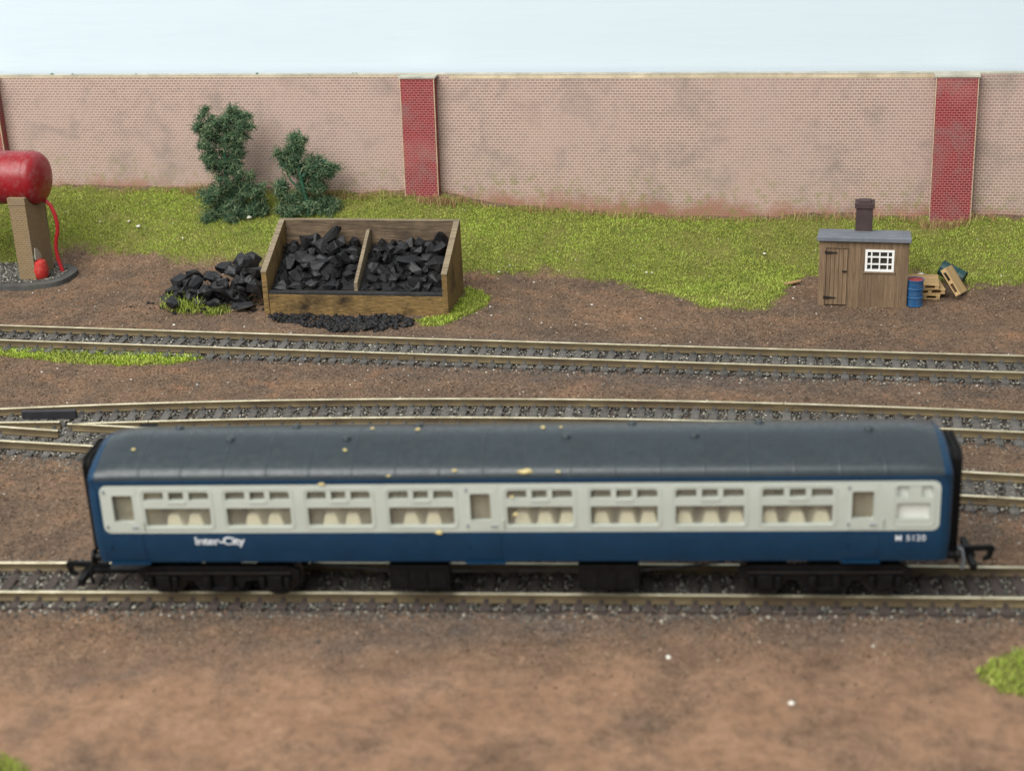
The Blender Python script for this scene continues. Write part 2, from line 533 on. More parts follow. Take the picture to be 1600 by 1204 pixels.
def np_mesh(name, verts, faces, mats, attrs=None, smooth=False):
    verts = np.asarray(verts, dtype=np.float64) * MM
    faces = np.asarray(faces, dtype=np.int32)
    me = bpy.data.meshes.new(name)
    k = faces.shape[1]
    me.vertices.add(len(verts)); me.loops.add(faces.size); me.polygons.add(len(faces))
    me.vertices.foreach_set('co', verts.astype(np.float32).ravel())
    me.loops.foreach_set('vertex_index', faces.ravel())
    me.polygons.foreach_set('loop_start', np.arange(0, faces.size, k, dtype=np.int32))
    if smooth:
        me.polygons.foreach_set('use_smooth', np.ones(len(faces), dtype=bool))
    for a, vals in (attrs or {}).items():
        at = me.attributes.new(a, 'FLOAT', 'POINT')
        at.data.foreach_set('value', np.asarray(vals, dtype=np.float32))
    for m in (mats if isinstance(mats, (list, tuple)) else [mats]):
        me.materials.append(m)
    me.update(calc_edges=True)
    me.validate()
    return me


# ------------------------------------------------------------------ numpy noise
_lat = np.random.default_rng(5).random((256, 256))


def vnoise(x, y):
    xi, yi = np.floor(x).astype(int), np.floor(y).astype(int)
    fx, fy = x - xi, y - yi
    fx, fy = fx * fx * (3 - 2 * fx), fy * fy * (3 - 2 * fy)
    g = lambda a, b: _lat[a & 255, b & 255]
    return (g(xi, yi) * (1 - fx) + g(xi + 1, yi) * fx) * (1 - fy) + (g(xi, yi + 1) * (1 - fx) + g(xi + 1, yi + 1) * fx) * fy


def fbm(x, y, s, oct=3):
    t, a, tot = 0, 1.0, 0
    for i in range(oct):
        t = t + a * vnoise(x * s + 17.3 * i, y * s + 9.1 * i)
        tot += a; a *= 0.5; s *= 2.03
    return t / tot - 0.5


def inpoly(x, y, poly):
    ins = np.zeros(x.shape, bool)
    n = len(poly)
    for i in range(n):
        (x0, y0), (x1, y1) = poly[i], poly[(i + 1) % n]
        c = ((y0 > y) != (y1 > y))
        xx = (x1 - x0) * (y - y0) / (y1 - y0 + 1e-12) + x0
        ins ^= c & (x < xx)
    return ins


# ------------------------------------------------------------------ where the tracks and the wall run
def far_c(x):
    return 591.2 - 0.2075 * x + 2.0e-5 * x * x


_mid = np.polyfit([-193, -95, 0, 90, 176], [540, 537.5, 529, 514.9, 497.3], 3)


def mid_c(x):
    x = np.asarray(x, float)
    xc = np.clip(x, -200, 180)
    d = np.polyval(np.polyder(_mid), xc)
    return np.polyval(_mid, xc) + d * (x - xc)


def third_c(x):
    return 484.1 - 0.2345 * np.asarray(x, float)


def near_c(x):
    return 399.9 - 0.0967 * x - 3.0e-5 * x * x


TRACKS = [far_c, mid_c, third_c, near_c]
WALL_A = (-260.1, 814.8)
WALL_ANG = math.atan2(715.2 - 814.8, 218.5 + 260.1)


def wall_y(x):
    return 814.8 + (x + 260.1) * math.tan(WALL_ANG)


FRONT = [(-420, 760), (-267, 739), (-248, 737), (-230, 739), (-214, 752), (-187, 744), (-153, 731), (-121, 726), (-70, 712), (-19, 699), (17, 696), (49, 682), (72, 658), (84, 637), (110, 631), (117, 645), (136, 679), (160, 681), (184, 673), (201, 653), (244, 655), (420, 640)]
FX, FY = np.array(FRONT).T
HX = [-420, -300, -150, -20, 100, 136, 200, 300, 420]
HY = [765, 748, 729, 702, 682, 681, 672, 655, 640]
ZX = [-420, -228, -47, 4, 65, 209, 420]
ZY = [20, 19.5, 18, 12.5, 8.5, 9.0, 9.0]


def ground_z(x, y):
    x = np.asarray(x, float); y = np.asarray(y, float)
    yf = np.interp(x, HX, HY); yw = wall_y(x); zb = np.interp(x, ZX, ZY)
    q = np.clip((y - yf) / np.maximum(yw - yf, 1), 0, 1.15)
    z = -3.9 + (zb + 3.9) * q ** 0.92
    z = z + np.where(q > 0, 2.4 * fbm(x, y, 0.03, 2) + 1.9 * fbm(x, y, 0.13, 2), 0) * np.minimum(1, q * 5)
    dm = np.min([np.abs(y - c(x)) for c in TRACKS], axis=0)
    ease = np.clip((dm - 13) / 12, 0, 1)
    z = z + 1.5 * fbm(x, y, 0.022, 3) * ease + 0.55 * fbm(x, y, 0.12, 2) * (0.35 + 0.65 * ease)
    # low sag towards the viewer in front of the near track
    return z


def gz(x, y):
    return float(ground_z(np.array([x]), np.array([y]))[0])


STRIP = [(-240, 632), (-219, 628), (-189, 625), (-152, 617.5), (-132, 612.5), (-126, 604), (-137, 598), (-161, 601), (-184, 607), (-199, 613), (-216, 619), (-240, 624)]
PATCH_R = [(117.6, 348.2), (124.3, 354), (133.7, 357.1), (150, 359), (150, 330), (126.5, 334.9), (119.3, 337.5), (116.3, 342.8)]
PATCH_L = [(-150, 331), (-131.1, 327.4), (-123.9, 324.3), (-118.1, 317.3), (-122, 305), (-150, 300)]
PATCH_B = [(-40.3, 640), (-29.6, 645), (-25, 650), (-18.8, 684), (-12.2, 677.9), (-7.8, 667.7), (-11.2, 652.9), (-20.9, 642.1), (-28.9, 631.7), (-38.5, 633.6)]
PATCHES = [STRIP, PATCH_R, PATCH_L, PATCH_B]


def turf_mask(x, y):
    """0..1 where the bank of grass grows, with a ragged front edge"""
    yf = np.interp(x, FX, FY)
    d = y - yf + 15 * fbm(x, y, 0.10, 3) + 8 * fbm(x, y, 0.35, 2)
    dw = wall_y(x) - y + 3 + 4 * fbm(x, y, 0.15, 2)
    return np.clip(d / 9, 0, 1) * np.clip(dw / 4, 0, 1)


# ------------------------------------------------------------------ the ground
def build_ground():
    step = 1.6
    xs = np.arange(-400, 400.1, step)
    ys = np.arange(235, 860.1, step)
    X, Y = np.meshgrid(xs, ys)
    x, y = X.ravel(), Y.ravel()
    z = ground_z(x, y) + 0.35 * (rng.random(x.size) - 0.5)
    turf = turf_mask(x, y)
    for p in PATCHES:
        turf = np.maximum(turf, inpoly(x, y, p) * 0.9)
    soot = np.zeros_like(x)
    for c in TRACKS:
        dd = np.abs(y - c(x)) + 9 * fbm(x, y, 0.05, 3)
        soot = np.maximum(soot, np.clip((19 - dd) / 9, 0, 1) * 0.85)
    # coal dirt trodden round the far siding and behind the near track
    ex = np.exp(-(((x - 45) / 75) ** 2 + ((y - far_c(x) - 17) / 8) ** 2))
    soot = np.maximum(soot, ex * 0.75)
    ex = np.exp(-(((x - 60) / 130) ** 2 + ((y - far_c(x) + 20) / 10) ** 2))
    soot = np.maximum(soot, ex * 0.55)
    ex = np.exp(-(((x - 10) / 70) ** 2 + ((y - near_c(x) + 20) / 8) ** 2))
    soot = np.maximum(soot, ex * 0.6)
    for ax, ay, aw, ah, am in ((-30, 352, 14, 8, .6), (-100, 360, 40, 9, .4), (-125, 335, 14, 8, .5), (-58, 340, 10, 8, .45), (-50, 372, 40, 7, .5), (-45, 330, 8, 6, .35), (90, 368, 50, 6, .4), (30, 350, 8, 5, .3)):
        ex = np.exp(-(((x - ax) / aw) ** 2 + ((y - ay) / ah) ** 2))
        soot = np.maximum(soot, ex * am)
    soot *= (1 - turf)
    powder = np.clip((near_c(x) - 22 - y + 14 * fbm(x, y, 0.03, 3)) / 28, 0, 1) * (1 - turf)
    nx, ny = len(xs), len(ys)
    i = np.arange(nx * ny).reshape(ny, nx)
    f = np.stack([i[:-1, :-1], i[:-1, 1:], i[1:, 1:], i[1:, :-1]], -1).reshape(-1, 4)
    me = np_mesh('ground', np.stack([x, y, z], 1), f, M['soil'], {'turf': turf, 'soot': soot, 'powder': powder}, True)
    o = link('ground', me)
    o['kind'] = 'structure'
    o['label'] = 'brown earth of the railway yard rising to a bank at the wall'


build_ground()

TETRA = np.array([(1, 1, 1), (1, -1, -1), (-1, 1, -1), (-1, -1, 1)], float) * 0.6
TETRA_F = np.array([(0, 1, 2), (0, 3, 1), (0, 2, 3), (1, 3, 2)])
OCTA = np.array([(1, 0, 0), (-1, 0, 0), (0, 1, 0), (0, -1, 0), (0, 0, 1), (0, 0, -1)], float)
OCTA_F = np.array([(0, 2, 4), (2, 1, 4), (1, 3, 4), (3, 0, 4), (2, 0, 5), (1, 2, 5), (3, 1, 5), (0, 3, 5)])


def stones(name, x, y, z, size, mat, base=OCTA, basef=OCTA_F, flat=0.7):
    n = len(x)
    q = rng.normal(size=(n, 4)); q /= np.linalg.norm(q, axis=1)[:, None]
    w, a, b, c = q.T
    Rm = np.stack([1 - 2 * (b * b + c * c), 2 * (a * b - c * w), 2 * (a * c + b * w),
                   2 * (a * b + c * w), 1 - 2 * (a * a + c * c), 2 * (b * c - a * w),
                   2 * (a * c - b * w), 2 * (b * c + a * w), 1 - 2 * (a * a + b * b)], 1).reshape(n, 3, 3)
    k = len(base)
    loc = base[None] * (1 + 0.5 * (rng.random((n, k, 3)) - 0.5)) * (0.6 + 0.6 * rng.random((n, 1, 3))) * size[:, None, None]
    p = np.einsum('nij,nkj->nki', Rm, loc)
    p[:, :, 2] *= flat
    p += np.stack([x, y, z], 1)[:, None]
    f = basef[None] + (np.arange(n) * k)[:, None, None]
    return np_mesh(name, p.reshape(-1, 3), f.reshape(-1, 3), mat)


def scatter_grit():
    n = 230000
    x = rng.uniform(-300, 300, n)
    y = 300 + (800 - 300) * rng.random(n)
    keep = (np.abs(x) < 0.36 * y + 25) & (y < wall_y(x) - 1)
    keep &= (turf_mask(x, y) < 0.3) & (y > near_c(x) - 32 - 30 * rng.random(n) ** 2)
    keep &= (fbm(x, y, 0.03, 2) + 0.5 > rng.random(n) * 0.75)
    x, y = x[keep], y[keep]
    size = 0.2 + 0.42 * rng.random(len(x)) ** 3
    me = stones('earth_grit', x, y, ground_z(x, y) + 0.1, size, M['grit'], TETRA, TETRA_F)
    tag(link('earth_grit', me), 'fine brown grit strewn over the bare earth', 'grit', kind='stuff')
    # loose stones
    n = 900
    x = rng.uniform(-260, 260, n); y = rng.uniform(300, 700, n)
    keep = (turf_mask(x, y) < 0.2) & (y > near_c(x) - 35)
    x, y = x[keep], y[keep]
    me = stones('loose_stone', x, y, ground_z(x, y) + 0.15, 0.35 + 0.7 * rng.random(len(x)) ** 3, M['ballast'])
    tag(link('loose_stones', me), 'loose grey and pale stones lying about the bare earth', 'stones', kind='stuff')
    # pale chips on the bank and the yard
    n = 320
    x = rng.uniform(-260, 250, n); y = rng.uniform(480, 800, n)
    keep = (y < wall_y(x) - 6) & (y > near_c(x) + 60)
    x, y = x[keep], y[keep]
    s = 0.3 + 0.45 * rng.random(len(x)) ** 2
    hx = np.array([3.3, 67, 38.7, -146.2, -190, -184, 186, 190, 188, 198, -4, -128, 64, 120, 182.5, 185.5, -205, -160])
    hy = np.array([579.8, 336.2, 360.3, 647.9, 770, 764, 672, 668, 664, 676, 700, 764, 690, 700, 668, 661, 772, 752])
    hs = np.array([1.5, 1.3, 1.4, 1.2, 1.5, 1.6, 1.9, 1.1, 1.0, 1.4, 1.0, 1.8, 0.9, 0.9, 1.6, 1.2, 1.0, 0.9])
    x = np.r_[x, hx]; y = np.r_[y, hy]; s = np.r_[s, hs]
    lift = np.where(turf_mask(x, y) > 0.3, 1.7, 0.1)
    me = stones('white_chips', x, y, ground_z(x, y) + lift, s, M['chip'], flat=0.42)
    tag(link('white_chips', me), 'small white chips and flakes scattered over grass and earth', 'chips', kind='stuff')


scatter_grit()


# ------------------------------------------------------------------ flock grass
def blades(name, x, y, z, h0, h1, wid, mat, lean=1.0):
    n = len(x)
    a = rng.random(n) * 2 * math.pi
    h = h0 + (h1 - h0) * rng.random(n)
    w = wid * (0.7 + 0.7 * rng.random(n))
    l = lean * h * (0.15 + 1.0 * rng.random(n))
    la = rng.random(n) * 2 * math.pi
    dx, dy = np.cos(a) * w, np.sin(a) * w
    zz = z - 0.15
    p0 = np.stack([x - dx, y - dy, zz], 1)
    p1 = np.stack([x + dx, y + dy, zz], 1)
    # a bent blade: a mid pair and a tip
    mx, my = x + np.cos(la) * l * 0.4, y + np.sin(la) * l * 0.4
    m0 = np.stack([mx - dx * 0.8, my - dy * 0.8, zz + h * 0.7], 1)
    m1 = np.stack([mx + dx * 0.8, my + dy * 0.8, zz + h * 0.7], 1)
    tp = np.stack([x + np.cos(la) * l, y + np.sin(la) * l, zz + h * 0.95], 1)
    v = np.stack([p0, p1, m0, m1, tp], 1).reshape(-1, 3)
    o = (np.arange(n) * 5)[:, None]
    f = np.concatenate([o + [0, 1, 3], o + [0, 3, 2], o + [2, 3, 4]], 1).reshape(-1, 3)
    return np_mesh(name, v, f, mat)


def build_grass():
    n = 700000
    x = rng.uniform(-300, 290, n)
    y = rng.uniform(625, 850, n)
    t = turf_mask(x, y)
    keep = (t * (0.92 + 2.3 * fbm(x, y, 0.09, 4)) > rng.random(n)) & (np.abs(x) < 0.345 * y + 12)
    bx, by = x - (-228), y - 725
    keep &= ~((x > -260) & (x < -210) & (y < 744))
    x, y = x[keep], y[keep]
    clump = 0.6 + 1.3 * np.clip(fbm(x, y, 0.16, 2) + 0.5, 0, 1)
    me = blades('grass_bank', x, y, ground_z(x, y) + 0.75 * (clump - 0.6), 0.35, 1.0, 0.13, M['grass'], 1.6)
    tag(link('grass_bank', me), 'bank of short yellow-green flock grass below the brick wall', 'grass', kind='stuff')
    for poly, label, dens, mat in (
            (STRIP, 'bright green strip of flock grass beside the far siding', 7.0, 'tuft'),
            (PATCH_R, 'green grass patch at the right edge of the foreground', 4.0, 'grass'),
            (PATCH_L, 'green grass patch in the bottom left corner', 4.0, 'grass'),
            (PATCH_B, 'green grass tufts round the right front corner of the coal bunker', 6.0, 'tuft')):
        P_ = np.array(poly)
        x0, y0 = P_.min(0); x1, y1 = P_.max(0)
        m = int((x1 - x0) * (y1 - y0) * dens)
        x = rng.uniform(x0, x1, m); y = rng.uniform(y0, y1, m)
        k = inpoly(x + 4 * fbm(x, y, 0.25, 2), y + 4 * fbm(y, x, 0.25, 2), poly) & (fbm(x, y, 0.3, 2) + 0.75 > rng.random(m))
        # keep off the bunker
        x, y = x[k], y[k]
        me = blades('grass_patch', x, y, ground_z(x, y), 0.7, 1.9, 0.17, M[mat], 1.1)
        tag(link('grass_patch', me), label, 'grass', kind='stuff')
    # tufts in the coal heap
    xs, ys = [], []
    for cx, cy, r_, m in ((-150, 672, 5, 500), (-144, 669, 7, 900), (-131, 664.0, 5.0, 800), (-138, 667, 6, 300)):
        xs.append(rng.normal(cx, r_ * 0.5, m)); ys.append(rng.normal(cy, r_ * 0.4, m))
    x, y = np.concatenate(xs), np.concatenate(ys)
    me = blades('grass_tuft', x, y, ground_z(x, y) + 0.2 + 5.0 * rng.random(len(x)) ** 2 * (x < -136), 0.8, 3.4, 0.13, M['grass'], 1.1)
    tag(link('grass_tufts', me), 'green grass tufts growing at the front of the loose coal heap', 'grass', kind='stuff')
    # dry fibres along the foot of the wall
    n = 2600
    x = np.r_[rng.uniform(-200, 230, n), rng.normal(-33, 6, 500), rng.normal(200, 7, 400), rng.normal(-155, 5, 300)]
    y = wall_y(x) - np.abs(rng.normal(0, 1.8, len(x))) - 0.8 - np.where((np.abs(x + 34) < 10) | (np.abs(x - 207) < 11), 4, 0)
    k = (fbm(x, y, 0.05, 2) + 0.45 > rng.random(len(x)) * 0.8)
    x, y = x[k], y[k]
    me = blades('dry_fibre', x, y, ground_z(x, y), 1.5, 6.0, 0.13, M['dead'], 0.5)
    tag(link('dry_fibres', me), 'dry brown and olive fibres clinging to the foot of the wall', 'grass', kind='stuff')


build_grass()


# ------------------------------------------------------------------ tracks
RAIL_PROF = [(-1.15, -2.75), (1.15, -2.75), (1.15, -2.35), (0.38, -2.1), (0.38, -0.95), (0.6, -0.75), (0.6, -0.15), (0.42, 0.0), (-0.42, 0.0), (-0.6, -0.15), (-0.6, -0.75), (-0.38, -0.95), (-0.38, -2.1), (-1.15, -2.35)]
HEAD_SEG = {6, 7, 8}


def sweep_rail(pts, name, parent):
    mb = MB()
    n = len(RAIL_PROF)
    vv = []
    for i, p in enumerate(pts):
        a = pts[max(0, i - 1)]; b = pts[min(len(pts) - 1, i + 1)]
        d = Vector((b[0] - a[0], b[1] - a[1], 0)).normalized()
        nrm = Vector((-d.y, d.x, 0))
        for w, z in RAIL_PROF:
            vv.append((p[0] + nrm.x * w, p[1] + nrm.y * w, z))
    o = 0
    mb.v = vv
    for i in range(len(pts) - 1):
        for k in range(n):
            k2 = (k + 1) % n
            mb.f.append((i * n + k, i * n + k2, (i + 1) * n + k2, (i + 1) * n + k))
            mb.mi.append(1 if k in HEAD_SEG else 0)
    mb.f.append(tuple(range(n))); mb.mi.append(0)
    mb.f.append(tuple((len(pts) - 1) * n + k for k in range(n))); mb.mi.append(0)
    return mb.build(name, [M['railside'], M['railhead']], parent)


def path(cf, x0, x1, step=6.0):
    return [(float(x), float(cf(x))) for x in np.arange(x0, x1 + step, step)]


def offset(pts, d):
    out = []
    for i, p in enumerate(pts):
        a = pts[max(0, i - 1)]; b = pts[min(len(pts) - 1, i + 1)]
        t = Vector((b[0] - a[0], b[1] - a[1])).normalized()
        out.append((p[0] - t.y * d, p[1] + t.x * d))
    return out


def sleeper_mesh(half, name, w=2.9, mats=None, chairs=True):
    mb = MB()
    mb.box(-w / 2, w / 2, -half, half, -4.3, -2.78)
    for s in (-1, 1):
        if chairs:
            for e in (-1, 1):
                yc = s * 8.25 + e * 1.15
                mb.box(-0.75, 0.75, yc - 0.75, yc + 0.75, -2.80, -2.05)
                mb.box(-0.4, 0.4, yc - 0.35, yc + 0.35, -2.1, -1.55)
    return mb.mesh(name, mats or M['sleeper'])


def make_track(name, label, cf, x0, x1, half, rails=(1, 1), smat='sleeper', skip=None, dz=0.0, rail_ranges=None, group='model railway tracks'):
    root = empty(name, (0, 0, 0))
    tag(root, label, 'track', group)
    pts = path(cf, x0, x1)
    for side in (1, -1):
        rg = (rail_ranges or {}).get(side)
        pp = path(cf, *rg) if rg else pts
        sweep_rail(offset(pp, side * 8.9), 'rail', root)
    me = sleeper_mesh(half, 'sleeper', mats=M[smat])
    # walk along the curve
    xs = np.arange(x0, x1, 0.25)
    ys = np.array([float(cf(x)) for x in xs])
    s = np.r_[0, np.cumsum(np.hypot(np.diff(xs), np.diff(ys)))]
    k = 0
    pos = []
    for d in np.arange(1.0, s[-1], 6.53):
        x = float(np.interp(d, s, xs)); y = float(cf(x))
        sl = math.atan2(float(cf(x + 1)) - float(cf(x - 1)), 2.0)
        if skip and skip(x):
            continue
        o = link('sleeper', me, root)
        o.location = (x * MM, y * MM, (dz + random.uniform(-0.12, 0.05)) * MM)
        o.rotation_euler = (0, 0, sl + random.uniform(-0.02, 0.02))
        pos.append((x, y, sl))
    return root, pos


far_track, far_pos = make_track('siding_track', 'rearmost straight siding track running past the coal bunker and hut', far_c, -262, 250, 13.6)
mid_track, mid_pos = make_track('curved_track', 'curved track just behind the coach roof, diverging from a turnout', mid_c, -235, 225, 14.0, rail_ranges={-1: (-163, 225)})
third_track, third_pos = make_track('diverging_track', 'track leading from the turnout, mostly hidden behind the coach', third_c, -232, 212, 14.0, dz=-0.08, rail_ranges={1: (-163.5, 212)}, skip=lambda x: x < -112)
near_track, near_pos = make_track('front_track', 'nearest track, carrying the blue and grey coach', near_c, -205, 195, 13.6, smat='sleeper_brown')
# the turnout's crossing: long timbers, wing rails, check rail
me_long = MB().box(-1.45, 1.45, -20.5, 14.0, -4.3, -2.80).mesh('sleeper', M['sleeper'])
me_gap = MB().box(-1.45, 1.45, -12.5, 14.0, -4.3, -2.80).mesh('sleeper', M['sleeper'])
for (x, y, sl) in mid_pos:
    if x < -112:
        pass
for x in np.arange(-232, -108, 6.53):
    o = link('sleeper', MB().box(-1.45, 1.45, -14.0, 4.0, -4.3, -2.86).mesh('sleeper', M['sleeper']) if x == -232 else bpy.data.meshes['sleeper_short'], third_track)
    if x == -232:
        o.data.name = 'sleeper_short'
    o.location = ((x + 2.5) * MM, float(third_c(x + 2.5)) * MM, -0.05 * MM)
    o.rotation_euler = (0, 0, math.atan(-0.2345) + 0.09)
sweep_rail([(-232, 538.6), (-205, 537.0), (-189.2, 535.4), (-166.5, 533.6)], 'wing_rail', mid_track)
sweep_rail([(-232, 544.0), (-188.1, 531.3), (-165.0, 525.2)], 'wing_rail', third_track)
cr_ = MB()
cr_.prism([(-183.5, 543.6), (-163, 542.2), (-163, 544.3), (-183.5, 545.7)], 'z', -3.2, 0.3)
cr_.build('check_rail', M['blackplastic'], mid_track, bevel=0.15)


for tr, cf, sd, xj in ((mid_track, mid_c, -1, -133), (far_track, far_c, 1, 58), (far_track, far_c, -1, -40), (third_track, third_c, -1, 152), (near_track, near_c, -1, 128), (mid_track, mid_c, 1, 96)):
    j = MB().box(-3.2, 3.2, -0.95, 0.95, -2.3, -1.0).box(-0.12, 0.12, -0.66, 0.66, -1.0, 0.06).build('rail_joiner', M['blackplastic'] if xj == -133 else M['railside'], tr)
    sl = math.atan2(float(cf(xj + 1)) - float(cf(xj - 1)), 2.0)
    j.location = ((xj - math.sin(sl) * sd * 8.9) * MM, (float(cf(xj)) + math.cos(sl) * sd * 8.9) * MM, 0)
    j.rotation_euler = (0, 0, sl)


def ballast_for(cf, x0, x1, n, width, label, zt=-3.02, pale=False):
    x = rng.uniform(x0, x1, n)
    off = rng.uniform(-width, width, n)
    y = np.array(cf(x)) + off
    a = np.abs(off)
    keep = (a < 13) | (rng.random(n) < np.clip(1 - (a - 13) / (width - 13), 0, 1) * 0.55)
    keep &= fbm(x, y, 0.08, 2) + 0.85 > rng.random(n)
    x, y, a = x[keep], y[keep], a[keep]
    z = np.where(a < 13.5, zt - 0.25 * rng.random(len(x)), ground_z(x, y) + 0.1)
    size = 0.34 + 0.42 * rng.random(len(x)) ** 1.6
    me = stones('ballast', x, y, z, size, M['ballast'])
    tag(link('ballast', me), label, 'ballast', kind='stuff')


ballast_for(far_c, -262, 250, 36000, 19, 'grey stone ballast between the sleepers of the rearmost siding')
ballast_for(mid_c, -235, 225, 33000, 19, 'grey stone ballast between the sleepers of the curved track behind the coach')
ballast_for(third_c, -232, 212, 38000, 24, 'grey stone ballast along the half hidden diverging track')
ballast_for(near_c, -205, 195, 30000, 19, 'grey stone ballast between the sleepers of the nearest track')


# ------------------------------------------------------------------ backdrop and wall
def wall_root(name):
    return empty(name, (WALL_A[0], WALL_A[1], 0), WALL_ANG)


bd = MB().box(-180, 680, 12, 18, -12, 260).build('backdrop', M['board'])
bd.location = (WALL_A[0] * MM, WALL_A[1] * MM, 0)
bd.rotation_euler = (0, 0, WALL_ANG)
bd['kind'] = 'structure'
bd['label'] = 'white painted board behind the brick wall'

wall = wall_root('brick_wall')
tag(wall, 'long faded pink brick wall of printed card with red brick pillars', 'wall')
for x0, x1, mt in ((-150, -9, 'brick_l'), (-8.9, 224.8, 'brick_l'), (224.9, 479.8, 'brick'), (479.9, 640, 'brick')):
    MB().box(x0, x1, 4.0, 7.0, -8, 77.6).build('brick_panel', M[mt], wall)
    MB().box(x0, x1, 4.3, 8.2, 77.62, 78.2).build('coping', M['coping'], wall)
MB().box(240, 478, 3.85, 4.6, 76.1, 77.5).build('card_strip', M['cardedge'], wall)
MB().box(-120, 214, 3.9, 4.6, 76.9, 77.5).build('card_strip', M['cardedge'], wall)
for x0, x1, lean in ((-18, -0.4, 0.0), (216.4, 233.2, -1.2), (470.6, 489.1, 0.8)):
    p = MB().prism([(x0 + lean, -8), (x1 + lean, -8), (x1, 77.2), (x0, 77.2)], 'y', -2.0, 3.9).build('pillar', M['redbrick'], wall)
    MB().box(x0 - 0.9, x1 + 0.9, -2.5, 5.0, 77.25, 78.15).build('capstone', M['coping'], p)
    for s, xe in ((-1, x0), (1, x1)):
        MB().prism([(xe + lean - 0.14 + s * 0.12, -8), (xe + lean + 0.14 + s * 0.12, -8), (xe + 0.14 + s * 0.12, 77), (xe - 0.14 + s * 0.12, 77)], 'y', -2.15, -1.4).build('card_edge', M['cardedge'], p)
# crumbs left on the wall top
cx = np.array([28, 40, 76, 140, 190, 191.5, 330, 420.]) + rng.normal(0, 0.6, 8)
ca, sa = math.cos(WALL_ANG), math.sin(WALL_ANG)
me = stones('turf_crumb', WALL_A[0] + cx * ca - 6 * sa, WALL_A[1] + cx * sa + 6 * ca, np.full(8, 78.6), np.array([.9, 1.0, .6, 1.1, .7, .5, .4, .4]), M['wiry'], flat=0.4)
tag(link('turf_crumbs', me), 'dark green crumbs lying on top of the brick wall', 'crumbs', kind='stuff')


# ------------------------------------------------------------------ trees of wiry fibre
def wiry_tree(name, label, base, clumps, trunk, n_per, seed, stem_mat):
    r_ = np.random.default_rng(seed)
    root = empty(name, base)
    tag(root, label, 'tree')
    mb = MB()
    for pts, rad in trunk:
        mb.tube(pts, rad, 7)
    mb.build('trunk', stem_mat, root, smooth=True)
    V, F, o = [], [], 0
    twigs = MB()
    for cx, cy, cz, rx, ry, rz, w in clumps:
        K = max(5, int(13 * w))
        dc = r_.normal(size=(K, 3)); dc /= np.linalg.norm(dc, axis=1)[:, None]
        cen = dc * (0.35 + 0.75 * r_.random(K) ** 0.7)[:, None] * np.array([rx, ry, rz]) + np.array([cx, cy, cz])
        for q in cen:
            mid_ = (q + np.array([cx, cy, cz])) / 2 + r_.normal(size=3) * 0.8
            twigs.tube([(cx, cy, cz), tuple(mid_), tuple(q)], [0.35, 0.28, 0.16], 4)
        n = int(n_per * w)
        idx = r_.integers(0, K, n)
        spread = (0.9 + 1.9 * r_.random(K))[idx][:, None]
        d = r_.normal(size=(n, 3)); d /= np.linalg.norm(d, axis=1)[:, None]
        p = cen[idx] + d * spread * (r_.random(n)[:, None] ** 0.5)
        seg = 8
        dirn = r_.normal(size=(n, 3)) + d * 0.9
        dirn /= np.linalg.norm(dirn, axis=1)[:, None]
        th = 0.14 + 0.17 * r_.random(n)
        pts = [p.copy()]
        for s in range(seg):
            dirn = dirn + 0.62 * r_.normal(size=(n, 3))
            dirn /= np.linalg.norm(dirn, axis=1)[:, None]
            p = p + dirn * (0.4 + 0.6 * r_.random(n) ** 2)[:, None]
            pts.append(p.copy())
        side = r_.normal(size=(n, 3)); side /= np.linalg.norm(side, axis=1)[:, None]
        up_ = np.cross(side, d); up_ /= np.linalg.norm(up_, axis=1)[:, None] + 1e-9
        tri = [side, -0.5 * side + 0.87 * up_, -0.5 * side - 0.87 * up_]
        vv = np.stack([np.stack([q + t_ * (th * (1 - 0.09 * s))[:, None] for t_ in tri], 1) for s, q in enumerate(pts)], 1)  # n,seg+1,3,3
        V.append(vv.reshape(-1, 3))
        k = (seg + 1) * 3
        f = []
        for s in range(seg):
            for a in range(3):
                b = (a + 1) % 3
                f.append((s * 3 + a, s * 3 + b, s * 3 + 3 + b, s * 3 + 3 + a))
        f = np.array(f)
        F.append((f[None] + (np.arange(n) * k)[:, None, None]).reshape(-1, 4) + o)
        o += n * k
    me = np_mesh('foliage', np.concatenate(V), np.concatenate(F), M['wiry'])
    link('foliage', me, root)
    twigs.build('twigs', M['wiry'], root)
    return root


b1 = (-136.8, 770, gz(-136.8, 770) - 5.0)
wiry_tree('tree', 'taller dark green wiry tree with a gappy crown against the brick wall', b1,
          [(-8, -1, 52, 6.5, 5, 6.5, 1.0), (2, 0, 55, 6, 5, 5, .75), (9.5, -1, 50, 5.5, 5, 7, 1.0), (-9, 0, 42, 4.5, 5, 6, .8), (4, -1, 43, 5, 4.5, 5, .7), (-4, -1, 33, 8, 6, 7, 1.2),
           (4, 0, 27, 8, 6, 6, 1.1), (10, 0, 17, 8, 6, 7, 1.2), (-5, -2, 18, 9.5, 7, 7, 1.6), (0, -1, 12, 12, 6, 6, 1.0), (-9, -2, 6, 6, 5, 5, .8), (2, -4, 5, 10, 5, 6, 1.5), (13, -1, 8, 5, 5, 5, .7), (-10, 0, 48, 4, 4, 4, .4), (-2, -1, 40, 8, 5, 5, .8), (0, -1, 47, 7, 4, 4, .35), (3, -1, 36, 6, 5, 5, .6)],
          [([(0, 0, -3), (0, 0, 12), (-2, 0, 28), (-1, 0, 40), (-6, 0, 55)], [1.5, 1.3, 1.0, 0.8, 0.4]), ([(-1, 0, 38), (5, 0, 45), (9, 0, 54)], [0.8, 0.6, 0.4])], 640, 3, M['stem'])
b2 = (-99.8, 766, gz(-99.8, 766) + 0.6)
